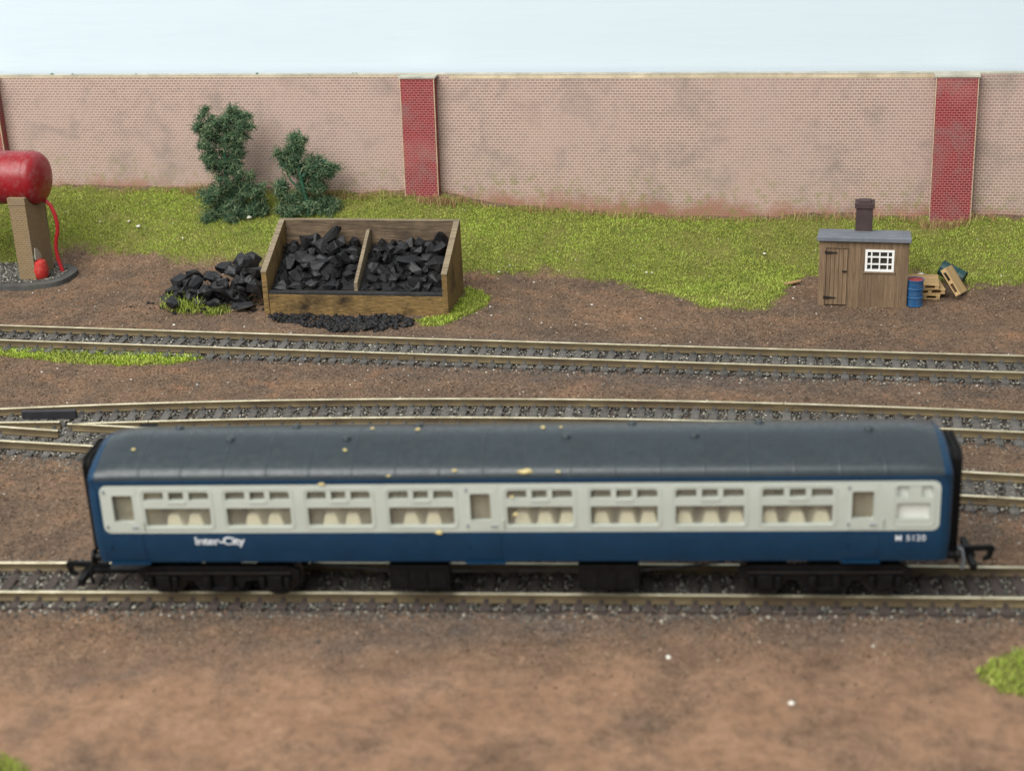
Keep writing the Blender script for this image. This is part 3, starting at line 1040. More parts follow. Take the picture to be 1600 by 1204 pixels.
wiry_tree('tree', 'shorter wiry tree with a bare green stem behind the coal bunker', b2,
          [(-1, 0, 36, 4.5, 4, 5, .7), (-3, 0, 30, 6, 4.5, 4.5, .8), (-10, 0, 26, 5, 4, 5, .7), (8, 0, 23, 6.5, 5, 5, .9), (13, -1, 25, 4.5, 4, 5, .7), (9, -1, 16, 5.5, 5, 4.5, .8),
           (-9, -1, 8, 6, 5, 5, .8), (-6, -2, 2, 7, 5, 4, .9), (6, -2, 5, 8, 5, 5, 1.0), (12, -1, 3, 5, 5, 4, .7), (-12, -1, 14, 4, 4, 3, .5), (2, 0, 20, 6, 4, 5, .6), (-4, 0, 22, 5, 4, 5, .5), (1, 0, 12, 6, 4, 4, .5)],
          [([(2, -3, -3), (1, -3.5, 8), (-1, -3, 20), (-2, -1, 32), (-1, 0, 40)], [1.6, 1.2, 0.9, 0.6, 0.3]), ([(-1, -3, 18), (6, -2, 24), (12, -1, 26)], [0.7, 0.5, 0.3]), ([(0, -3, 11), (-6, -2, 17), (-9, -1, 25)], [0.6, 0.5, 0.3])], 600, 8, M['stem'])


# ------------------------------------------------------------------ coal bunker and coal
BUNK = (-107.6, 659.0, -3.6)
BANG = R(-10.14)
bunker = empty('coal_bunker', BUNK, BANG)
tag(bunker, 'open two-bay wooden coal bunker standing beside the siding', 'bunker')
LB, DB = 82.4, 34.0
MB().box(2.0, LB - 2.0, 0.3, 2.6, -1.5, 8.7).build('front_board', M['bunker'], bunker, bevel=0.25)
MB().prism([(0.4, 8.75), (3.4, 8.75), (3.4, 10.0), (0.4, 9.9)], 'x', 2.05, LB - 2.05).build('front_lip', M['coaldust'], bunker, bevel=0.15)
MB().box(2.05, LB - 2.05, 3.45, DB - 2.05, 7.9, 8.9).build('floor', M['coaldust'], bunker)
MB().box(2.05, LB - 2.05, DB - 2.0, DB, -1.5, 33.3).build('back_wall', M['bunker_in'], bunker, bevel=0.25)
MB().box(1.6, LB - 1.6, DB - 2.2, DB + 0.2, 33.35, 33.9).build('top_edge', M['bunker_edge'], bunker, bevel=0.12)
for x0, x1, name in ((-0.4, 2.0, 'l'), (LB - 2.0, LB + 0.4, 'r')):
    s = MB().prism([(-0.2, -1.5), (DB + 0.1, -1.5), (DB + 0.1, 33.2), (DB - 2.5, 33.2), (0.0, 18.8)], 'x', x0, x1).build('side_wall', M['bunker'], bunker, bevel=0.25)
    MB().prism([(-0.25, 18.75), (-0.25, 19.35), (DB - 2.6, 33.8), (DB + 0.15, 33.8), (DB + 0.15, 33.25), (DB - 2.5, 33.25), (0.0, 18.85)], 'x', x0 - 0.1, x1 + 0.1).build('top_edge', M['bunker_edge'], s, bevel=0.1)
dv = MB().prism([(3.0, 8.95), (DB - 2.1, 8.95), (DB - 2.1, 29.8), (DB - 4.0, 29.8), (3.0, 13.5)], 'x', 40.4, 42.0).build('divider', M['bunker_edge'], bunker, bevel=0.2)

coal_meshes = []
for k in range(9):
    rr = random.Random(100 + k)
    bm = bmesh.new()
    pts = []
    for i in range(13):
        d = Vector((rr.gauss(0, 1), rr.gauss(0, 1), rr.gauss(0, 1))).normalized()
        s = 0.80 + 0.35 * rr.random()
        pts.append(bm.verts.new((d.x * s * 1.15, d.y * s * 0.95, d.z * s * 0.80)))
    res = bmesh.ops.convex_hull(bm, input=pts)
    junk = [g for g in res['geom_interior'] + res['geom_unused'] if isinstance(g, bmesh.types.BMVert)]
    bmesh.ops.delete(bm, geom=list(set(junk)), context='VERTS')
    bmesh.ops.subdivide_edges(bm, edges=list(bm.edges), cuts=1, use_grid_fill=True)
    for v_ in bm.verts:
        v_.co += Vector((rr.gauss(0, 1), rr.gauss(0, 1), rr.gauss(0, 1))) * 0.032
    bmesh.ops.triangulate(bm, faces=bm.faces)
    bmesh.ops.scale(bm, vec=(MM, MM, MM), verts=bm.verts)
    me = bpy.data.meshes.new('coal_lump')
    bm.to_mesh(me); bm.free()
    me.materials.append(M['coal'])
    coal_meshes.append(me)


def lump(x, y, z, r_, label, group, stretch=(1, 1, 1), rot=None):
    o = link('coal_lump', random.choice(coal_meshes))
    o.location = (x * MM, y * MM, z * MM)
    o.rotation_euler = rot or (random.uniform(-.6, .6), random.uniform(-.6, .6), random.uniform(0, 6.28))
    o.scale = [r_ * s * random.uniform(0.88, 1.12) for s in stretch]
    tag(o, label, 'coal lump', group)


def bunk_world(s, d, z):
    c, s_ = math.cos(BANG), math.sin(BANG)
    return BUNK[0] + s * c - d * s_, BUNK[1] + s * s_ + d * c, BUNK[2] + z


ORD = ['first', 'second', 'third', 'fourth', 'fifth', 'sixth', 'seventh', 'eighth']
ROWN = ['front', 'second', 'third', 'fourth', 'fifth', 'back']


def fill_bay(s0, s1, bay, group, seed):
    random.seed(seed)
    rows = [(6.6, 10.8, 5), (11.0, 13.6, 7), (15.6, 16.4, 7), (20.2, 19.2, 7), (24.8, 21.8, 7), (28.8, 23.8, 7)]
    for ri, (d, z, n) in enumerate(rows):
        w = (s1 - s0 - 6.0)
        for i in range(n):
            s = s0 + 3.0 + w * (i + 0.5 + random.uniform(-.22, .22)) / n
            r_ = random.choice([2.4, 2.8, 3.2, 3.6, 4.0, 4.5])
            x, y, zz = bunk_world(s, d + random.uniform(-1.3, 1.0), z + random.uniform(-1.0, 1.2))
            lump(x, y, zz, r_, '%s coal lump from the left in the %s row of the %s bunker bay' % (ORD[i], ROWN[ri], bay), group, (1, 1, 1))


fill_bay(2.0, 40.4, 'left', 'coal lumps in the left bay', 21)
fill_bay(42.0, LB - 2.0, 'right', 'coal lumps in the right bay', 22)
random.seed(5)
x, y, z = bunk_world(24.0, 27.5, 27.2)
lump(x, y, z, 3.2, 'long coal lump leaning steeply against the back of the left bay', None, (2.1, 0.95, 0.95), (0.15, -0.75, -0.1))
x, y, z = bunk_world(75.5, 26.5, 26.0)
lump(x, y, z, 4.3, 'big glossy coal lump in the back right corner of the bunker', None, (0.9, 0.9, 1.25), (0.2, 0.2, 0.6))
x, y, z = bunk_world(62, 17.5, 19.6)
lump(x, y, z, 4.9, 'broad flat coal slab in the middle of the right bay', None, (1.2, 0.9, 0.7), (0.5, 0.3, 0.6))
# under the lumps: slack filling the bays
mb = MB()
for s0, s1 in ((2.2, 40.2), (42.2, LB - 2.2)):
    mb.prism([(5.0, 8.95), (DB - 2.2, 8.95), (DB - 2.2, 22.5), (5.0, 9.8)], 'x', s0, s1)
sl_ = mb.build('coal_slack', M['coal'])
sl_.location = [c * MM for c in BUNK]
sl_.rotation_euler = (0, 0, BANG)
tag(sl_, 'fine black slack under the coal lumps in the bunker', 'coal slack', kind='stuff')
# loose heap at the left of the bunker
random.seed(31)
HL, HG = 'black coal lump in the loose heap left of the bunker', 'coal lumps in the loose heap'
for i, (x, y, z, r_) in enumerate([
        (-152, 680, 3, 4.2), (-150, 686, 6.5, 4.6), (-146, 676, 4, 4.4), (-143, 688, 8, 4.4), (-141, 680, 6.5, 4.2), (-136, 674, 3.5, 4.6), (-134, 683, 8, 4.6), (-129, 690, 10.5, 4.6),
        (-130, 676, 6, 4.4), (-124, 684, 10, 5.0), (-122, 691, 13, 4.6), (-117, 686, 13, 4.8), (-125, 672, 4.5, 4.2), (-119, 676, 7.0, 5.0), (-114, 680, 10.5, 4.6), (-113, 672, 6, 5.4), (-116, 690, 14, 4.0),
        (-131, 667, 1.0, 3.6), (-138, 669, 1.2, 3.8), (-144, 671, 1.5, 3.4), (-120, 668, 2.0, 3.8), (-127, 692, 8, 4.2), (-137, 691, 6, 4.6), (-146, 692, 4, 4.2), (-154, 676, 1.0, 3.4),
        (-140, 684, 3, 5), (-132, 680, 2, 5), (-121, 680, 3, 5.5), (-114, 684, 4, 5.5)]):
    lump(x, y, z - 1.6, r_ * 1.02, {0: 'leftmost coal lump but one in the loose heap beside the bunker', 24: 'leftmost low coal lump of the loose heap beside the bunker', 16: 'topmost coal lump of the loose heap against the bunker side'}.get(i, HL), HG, (1.05, 0.95, 0.85))
for i in range(22):
    t_ = random.random()
    hx_, hy_ = random.uniform(-152, -113), random.uniform(666, 690)
    lump(hx_, hy_, 0.5 + 0.27 * (hx_ + 152) * (0.45 + 0.55 * (hy_ - 664) / 26) + random.uniform(0, 3.0), random.uniform(2.2, 3.4), 'small coal lump filling the loose heap left of the bunker', 'small coal lumps in the loose heap')
lump(-117.5, 663.5, -1.2, 4.4, 'flat coal lump lying in front of the loose heap at the bunker corner', None, (1.35, 0.85, 0.55), (0.1, 0.05, 0.1))

# chips and crumbs between the lumps
n = 800
cs = np.r_[rng.uniform(2.6, 39.8, n // 2), rng.uniform(42.6, LB - 2.6, n // 2)]
cd = 4.0 + 26 * rng.random(n)
czz = np.where(cd < 5.5, 9.1, 9.3 + (cd - 5) * 0.52) + rng.uniform(-0.2, 1.6, n)
ca_, sa_ = math.cos(BANG), math.sin(BANG)
me = stones('coal_chips', BUNK[0] + cs * ca_ - cd * sa_, BUNK[1] + cs * sa_ + cd * ca_, BUNK[2] + czz, 0.35 + 1.1 * rng.random(n) ** 2.5, M['coal'])
tag(link('coal_chips', me), 'small coal chips lying between the lumps in the bunker', 'coal slack', kind='stuff')
n = 500
x = rng.normal(-132, 12, n); y = rng.normal(676, 7, n)
me = stones('coal_chips', x, y, ground_z(x, y) + 0.3 + 3 * rng.random(n) * (np.abs(x + 130) < 14), 0.4 + 1.1 * rng.random(n) ** 2.5, M['coal'])
tag(link('coal_chips', me), 'small coal chips scattered round the loose heap', 'coal slack', kind='stuff')
# spilt slack along the bunker front
SL = [(-104.4, 653.8), (-88.9, 654.5), (-65.8, 648.4), (-43.1, 642.3), (-39.9, 634.7), (-55.9, 627.5), (-72.2, 628.9), (-87.0, 638.6), (-101.0, 647.8)]
n = 4200
x = rng.uniform(-106, -38, n); y = rng.uniform(626, 657, n)
k = inpoly(x + 6 * fbm(x, y, 0.15, 2), y + 5 * fbm(y, x, 0.15, 2), SL) & (fbm(x, y, 0.11, 2) * 1.6 + 0.5 > rng.random(n) * 0.8)
x, y = x[k], y[k]
me = stones('spilt_slack', x, y, ground_z(x, y) + 0.1 + 3.4 * np.clip(fbm(x, y, 0.14, 2) + 0.25, 0, 1) * rng.random(len(x)), 0.4 + 1.7 * rng.random(len(x)) ** 3, M['coal'])
tag(link('spilt_slack', me), 'small black coal slack spilt along the front of the bunker', 'coal slack', kind='stuff')

# ------------------------------------------------------------------ lineside hut
HUT = (133.1, 640.6, -3.6)
HANG = R(-13.5)
hut = empty('lineside_hut', HUT, HANG)
tag(hut, 'small brown planked hut with grey roof and white barred window', 'hut')
HW, HD, HH = 37.3, 22.0, 28.6
DX0, DX1, DZ1 = 3.0, 12.2, 25.3
WX0, WX1, WZ0, WZ1 = 19.4, 31.2, 15.6, 25.0
MB().box(0.5, HW - 0.5, 0.7, 1.2, -1, HH - 0.2).build('lining', M['iron'], hut)
pw = 2.48


def plank(x0, x1, y0, y1, z0, z1, parent, jit=0.05):
    j = random.uniform(-jit, jit)
    MB().box(x0 + 0.02, x1 - 0.02, y0 + j, y1, z0, z1).build('plank', M['hut'], parent, bevel=0.07)


xp = 0.0
while xp < HW - 0.01:
    x1 = min(HW, xp + pw)
    segs = [(-1.0, HH)]
    if x1 > DX0 + 0.1 and xp < DX1 - 0.1:
        segs = [(DZ1, HH)]
        if xp < DX0: plank(xp, DX0, 0, 0.7, -1, DZ1, hut)
        if x1 > DX1: plank(DX1, x1, 0, 0.7, -1, DZ1, hut)
    if x1 > WX0 + 0.1 and xp < WX1 - 0.1:
        segs = [(-1.0, WZ0), (WZ1, HH)]
        if xp < WX0: plank(xp, WX0, 0, 0.7, WZ0, WZ1, hut)
        if x1 > WX1: plank(WX1, x1, 0, 0.7, WZ0, WZ1, hut)
    for a, b in segs:
        plank(xp, x1, 0, 0.7, a, b, hut)
    xp = x1
for side in (0, 1):
    yp = 0.75
    while yp < HD - 0.01:
        y1 = min(HD, yp + pw)
        h = HH - 3.0 * (yp / HD) - 0.3
        if side == 0:
            MB().box(0.0, 0.7, yp + 0.04, y1 - 0.04, -1, h).build('plank', M['hut'], hut, bevel=0.06)
        else:
            MB().box(HW - 0.7, HW, yp + 0.04, y1 - 0.04, -1, h).build('plank', M['hut'], hut, bevel=0.06)
        yp = y1
MB().box(0.75, HW - 0.75, HD - 0.7, HD, -1, HH - 3.4).build('back_wall', M['hut'], hut)
rf = MB().prism([(-1.6, HH + 0.05), (HD + 1.2, HH - 3.3), (HD + 1.2, HH - 1.5), (-1.4, HH + 2.0), (-1.7, HH + 1.8)], 'x', -1.0, HW + 0.7).build('roof', M['hutroof'], hut, bevel=0.3)
ch = MB().prism([(14.4, HH - 4), (21.8, HH - 4), (21.6, 39.0), (14.6, 39.0)], 'y', 18.4, 25.0).build('chimney', M['chimney'], hut, bevel=0.15)
MB().box(13.9, 22.3, 17.8, 25.6, 37.8, 40.2).build('chimney_cap', M['chimney'], ch, bevel=0.3)
MB().box(15.6, 20.8, 19.2, 24.0, 40.15, 41.0).build('flue', M['chimney'], ch, bevel=0.3)
door = empty('door', (0, 0, 0)); door.parent = hut
nd = 5
for i in range(nd):
    w = (DX1 - DX0 - 0.3) / nd
    MB().box(DX0 + 0.15 + i * w + 0.07, DX0 + 0.15 + (i + 1) * w - 0.07, 0.12 + random.uniform(-.05, .05), 0.65, 0.1, DZ1 - 0.25).build('plank', M['hut'], door, bevel=0.06)
for (a, b, c, d) in ((DX0 - 0.35, DX0, -0.2, DZ1 + 0.3), (DX1, DX1 + 0.35, -0.2, DZ1 + 0.3)):
    MB().box(a, b, -0.22, 0.3, c, d).build('door_post', M['hut'], door)
MB().box(DX0 - 0.3, DX1 + 0.3, -0.25, 0.3, DZ1 + 0.05, DZ1 + 0.45).build('door_head', M['hut'], door)
for z in (23.4, 3.3):
    MB().prism([(DX0 - 0.6, z - 0.65), (DX0 + 0.6, z - 0.62), (DX0 + 4.6, z - 0.18), (DX0 + 4.6, z + 0.1), (DX0 + 0.6, z + 0.5), (DX0 - 0.6, z + 0.75)], 'y', -0.35, 0.1).build('hinge', M['iron'], door, bevel=0.08)
MB().box(DX1 - 2.3, DX1 - 0.4, -0.5, 0.05, 14.9, 15.5).build('door_handle', M['iron'], door, bevel=0.1)
win = empty('window', (0, 0, 0)); win.parent = hut
mb = MB()
ft = 0.85
mb.box(WX0 - .1, WX1 + .1, -0.45, 0.3, WZ0 - .1, WZ0 + ft); mb.box(WX0 - .1, WX1 + .1, -0.45, 0.3, WZ1 - ft, WZ1 + .1)
mb.box(WX0 - .1, WX0 + ft, -0.43, 0.3, WZ0 + ft, WZ1 - ft); mb.box(WX1 - ft, WX1 + .1, -0.43, 0.3, WZ0 + ft, WZ1 - ft)
mb.build('frame', M['white'], win)
for i in (1, 2, 3):
    xx = WX0 + (WX1 - WX0) * i / 4 + (0.25 if i == 1 else (-0.25 if i == 3 else 0)) * -1.6
    MB().box(xx - 0.27, xx + 0.27, -0.3, 0.35, WZ0 + ft, WZ1 - ft).build('glazing_bar', M['white'], win)
for i in (1, 2):
    zz = WZ0 + (WZ1 - WZ0) * i / 3
    MB().box(WX0 + ft, WX1 - ft, -0.27, 0.36, zz - 0.27, zz + 0.27).build('glazing_bar', M['white'], win)
MB().box(WX0, WX1, 0.4, 0.6, WZ0, WZ1).build('pane', M['darkglass'], win)
MB().box(WX0 - 0.8, WX1 + 0.8, -0.5, 0.1, WZ0 - 0.9, WZ0 - 0.2).build('sill', M['hut'], win, bevel=0.1)


# ------------------------------------------------------------------ drums and pallets beside the hut
def drum(name, mats, label, r_, h):
    root = empty(name, (0, 0, 0))
    tag(root, label, 'drum')
    prof = [(r_ * .96, 0), (r_ * 1.03, .15), (r_ * 1.03, .45), (r_ * .97, .6), (r_ * .97, h * .30), (r_ * 1.04, h * .32), (r_ * 1.04, h * .35), (r_ * .97, h * .37),
            (r_ * .97, h * .63), (r_ * 1.04, h * .65), (r_ * 1.04, h * .68), (r_ * .97, h * .70), (r_ * .97, h - .6), (r_ * 1.03, h - .45), (r_ * 1.03, h), (r_ * .92, h), (r_ * .92, h - .3)]
    MB().lathe(prof, 'z', 28).build('body', mats[0], root, smooth=35)
    lid = MB().lathe([(r_ * .90, h - .36), (r_ * .90, h - .22), (r_ * .2, h - .16)], 'z', 28).build('lid', mats[1], root)
    MB().lathe([(0.55, h - .2), (0.55, h + .12)], 'z', 10, (r_ * .5, 0, 0)).build('bung', mats[1], lid)
    return root


d1 = drum('oil_drum', (M['drumblue'], M['drumred']), 'upright blue oil drum with a rusty red lid at the hut corner', 3.55, 11.6)
d1.location = (173.2 * MM, 634.0 * MM, (gz(173.2, 634) + 0.1) * MM)
d2 = drum('oil_drum', (M['drumteal'], M['drumteal']), 'dark teal drum lying tilted behind the leaning pallet', 3.5, 11.2)
d2.location = (192.5 * MM, 664 * MM, (gz(193, 664) + 7.0) * MM)
d2.rotation_euler = (R(18), R(112), R(-15))


def pallet(label):
    root = empty('pallet', (0, 0, 0))
    tag(root, label, 'pallet', 'wooden pallets by the hut')
    L, W_ = 13.0, 15.0
    for i in range(7):
        a = -W_ / 2 + W_ * i / 7
        MB().box(-L / 2, L / 2, a + 0.12, a + W_ / 7 - 0.12, 1.75, 2.25).build('deck_board', M['pallet'], root)
    for i in range(3):
        xc = -L / 2 + 0.9 + (L - 1.8) * i / 2
        MB().box(xc - .8, xc + .8, -W_ / 2, W_ / 2, 1.3, 1.72).build('bearer', M['pallet'], root)
        for j in range(3):
            yc = -W_ / 2 + 1 + (W_ - 2) * j / 2
            MB().box(xc - .75, xc + .75, yc - .9, yc + .9, 0.45, 1.28).build('block', M['pallet'], root)
    for j in range(3):
        yc = -W_ / 2 + 1 + (W_ - 2) * j / 2
        MB().box(-L / 2, L / 2, yc - .9, yc + .9, 0.0, 0.43).build('base_board', M['pallet'], root)
    return root


gzp = gz(181, 648)
for i, (label, dx, rz) in enumerate((('bottom wooden pallet of the stack behind the blue drum', 0, -12), ('middle wooden pallet of the stack, turned slightly askew', 1.1, -4), ('top wooden pallet of the stack behind the blue drum', -0.6, -13))):
    p = pallet(label)
    p.location = ((181.0 + dx) * MM, 648.0 * MM, (gzp + 0.1 + i * 2.32) * MM)
    p.rotation_euler = (0, 0, R(rz))
p = pallet('wooden pallet leaning on its edge against the pallet stack')
p.location = (192.0 * MM, 645 * MM, (gz(192, 645) + 6.3) * MM)
p.rotation_euler = (R(-18), R(52), R(-42))
sc_ = MB().prism([(0, 0), (1.5, .9), (5, 1.3), (8.6, 1.0), (9.0, .6), (8.2, -.7), (4, -1.2), (1, -.8)], 'z', 0, 0.6).build('wood_scrap', M['scrapwood'], bevel=0.15)
sc_.location = (123.4 * MM, 667.5 * MM, (gz(127, 668) + 0.6) * MM)
sc_.rotation_euler = (0, R(-4), R(16))
tag(sc_, 'small pointed scrap of wood lying on the earth left of the hut', 'wood scrap')

# ------------------------------------------------------------------ red tank on its pier (left edge)
TW = (-228.0, 716.6, -3.4)
tower = empty('fuel_tank', TW, R(-11.8))
tag(tower, 'red cylindrical fuel tank on tan brick piers at the left edge', 'tank')
# base plate: rounded slab
poly = []
for k in range(48):
    a = 2 * math.pi * k / 48
    c_, s_ = math.cos(a), math.sin(a)
    ex = 2 / 3.0
    poly.append((-32 + 49.5 * math.copysign(abs(c_) ** ex, c_), 10.0 + 20.5 * math.copysign(abs(s_) ** ex, s_)))
bp = MB().prism(poly, 'z', -1.0, 1.9).build('base', M['darkbase'], tower, bevel=0.3)
n = 5000
ax = rng.uniform(-60, 14.5, n); ay = rng.uniform(-5.5, 27, n)
kk = inpoly(ax, ay, [(-32 + (px + 32) * .92, 10 + (py - 10) * .80) for px, py in poly])
ax, ay = ax[kk], ay[kk]
o = link('base_gravel', stones('base_gravel', ax, ay, np.full(len(ax), 2.1), 0.35 + 0.4 * rng.random(len(ax)), M['ballast']), tower)
o['kind'] = 'stuff'
for xo in (-4.2, -47):
    mb = MB()
    arc = [(-0.2, 1.9), (18.5, 1.9), (18.5, 40.0)] + [(13.2 + 12.7 * math.cos(a), 48.4 + 12.7 * math.sin(a)) for a in np.linspace(R(-62), R(-149), 10)] + [(-0.2, 41.5)]
    mb.prism(arc, 'x', xo, xo + 8.4)
    pr = mb.build('pier', M['towerbrick'], tower, bevel=0.2)
    if xo > -10:
        MB().box(xo - 0.25, xo + 8.65, -0.45, 1.5, 38.4, 41.9).build('pier_cap', M['towerbrick'], pr, bevel=0.2)
        MB().prism([(0.2, 13), (1.8, 16), (5.2, 11.5), (6.6, 7.5), (4.2, 6.2), (2.2, 9)], 'x', xo + 8.42, xo + 8.9).build('paint_flake', M['greenpaint'], pr, bevel=0.1)
        MB().prism([(1.0, 17.5), (3.0, 17.0), (5.6, 14.0), (6.6, 11.5), (3.0, 10.5), (0.3, 12)], 'x', xo + 8.95, xo + 9.3).build('bare_patch', M['greyflake'], pr)
        MB().lathe([(2.6, 1.9), (3.6, 3.4), (3.9, 7.0), (3.0, 10.5), (0.6, 11.6)], 'z', 14, (xo + 9.4, 3.2, 0)).build('valve_box', M['redpaint'], tower, smooth=True)
tk = MB().lathe([(0.3, -66), (7, -65.8), (12.6, -60), (12.6, 3.2), (12.45, 4.6), (12.0, 6.0), (10.9, 7.5), (8.6, 8.7), (4.8, 9.4), (0.3, 9.7)], 'x', 48, (0, 13.2, 48.4)).build('tank', M['redtank'], tower, smooth=30)
MB().lathe([(12.72, 2.3), (12.72, 3.2)], 'x', 48, (0, 13.2, 48.4)).build('seam_band', M['redtank'], tk, smooth=30)
hp = [(4.5, 14, 37.2), (7.4, 14, 36.9), (9.4, 14, 35.0), (10.8, 14, 31.5), (11.6, 14, 26.5), (11.2, 14, 22), (9.8, 14, 18), (9.0, 14, 14), (9.2, 14, 9), (10.2, 14, 4.5), (10.8, 14, 1.6)]
MB().tube(hp, 0.95, 10).build('hose', M['redhose'], tower, smooth=True)

# ------------------------------------------------------------------ the coach
COACH = (0.0, 399.9, 0.0)
coach = empty('railway_coach', COACH, math.atan(-0.0955))
coach.rotation_euler = (0, R(-0.40), math.atan(-0.0955))
tag(coach, 'blue and cream model passenger coach with dark grey roof on the nearest track', 'coach')
PZ = [13.6, 17.0, 20.5, 23.5, 32.0, 36.0, 39.2]
PY = [15.3, 16.2, 16.8, 17.0, 17.0, 16.8, 16.5]


def prof(z):
    return float(np.interp(z, PZ, PY))


def rrect(x0, x1, z0, z1, r_, corners=(1, 1, 1, 1), k=4):
    """rounded rectangle; corners bl, br, tr, tl"""
    pts = []
    for (cx, cz, a0, on, sx, sz) in ((x0, z0, 180, corners[0], 1, 1), (x1, z0, 270, corners[1], -1, 1), (x1, z1, 0, corners[2], -1, -1), (x0, z1, 90, corners[3], 1, -1)):
        if not on:
            pts.append((cx, cz)); continue
        for i in range(k + 1):
            a = R(a0 + 90 * i / k)
            pts.append((cx + sx * r_ + r_ * math.cos(a), cz + sz * r_ + r_ * math.sin(a)))
    return pts


def holed_panel(outer, holes, out, thick, side):
    """flat outline with openings, bent to the body profile; returns MB"""
    bm = bmesh.new()
    loops = []
    for lp in [outer] + holes:
        vs_ = [bm.verts.new((p[0], p[1], 0)) for p in lp]
        loops.append(vs_)
        for i in range(len(vs_)):
            bm.edges.new((vs_[i], vs_[(i + 1) % len(vs_)]))
    bmesh.ops.triangle_fill(bm, use_beauty=True, use_dissolve=False, edges=bm.edges[:], normal=(0, 0, 1))
    bm.verts.index_update()
    bm.verts.ensure_lookup_table()
    v2 = [(v.co.x, v.co.y) for v in bm.verts]
    fs = [tuple(v.index for v in f.verts) for f in bm.faces]
    lidx = [[v.index for v in l] for l in loops]
    bm.free()
    n = len(v2)
    mb = MB()
    front = [(x, side * (prof(z) + out), z) for x, z in v2]
    back = [(x, side * (prof(z) + out - thick), z) for x, z in v2]
    faces = fs + [tuple(i + n for i in reversed(f)) for f in fs]
    for l in lidx:
        for i in range(len(l)):
            a, b = l[i], l[(i + 1) % len(l)]
            faces.append((a, b, b + n, a + n))
    mb.add(front + back, faces)
    return mb


WINS = [(-101.6, -83.2), (-78.6, -60.6), (-55.8, -38.2), (-33.2, -15.4), (-0.9, 16.9), (21.8, 39.8), (44.6, 62.8), (67.6, 86.2)]
DOORS = [(-110.6, -104.9, -113.2, -103.4), (-10.9, -5.4, -12.3, -3.0), (91.2, 96.9, 89.9, 98.4)]
CR = (-113.9, 114.2, 23.5, 37.9)


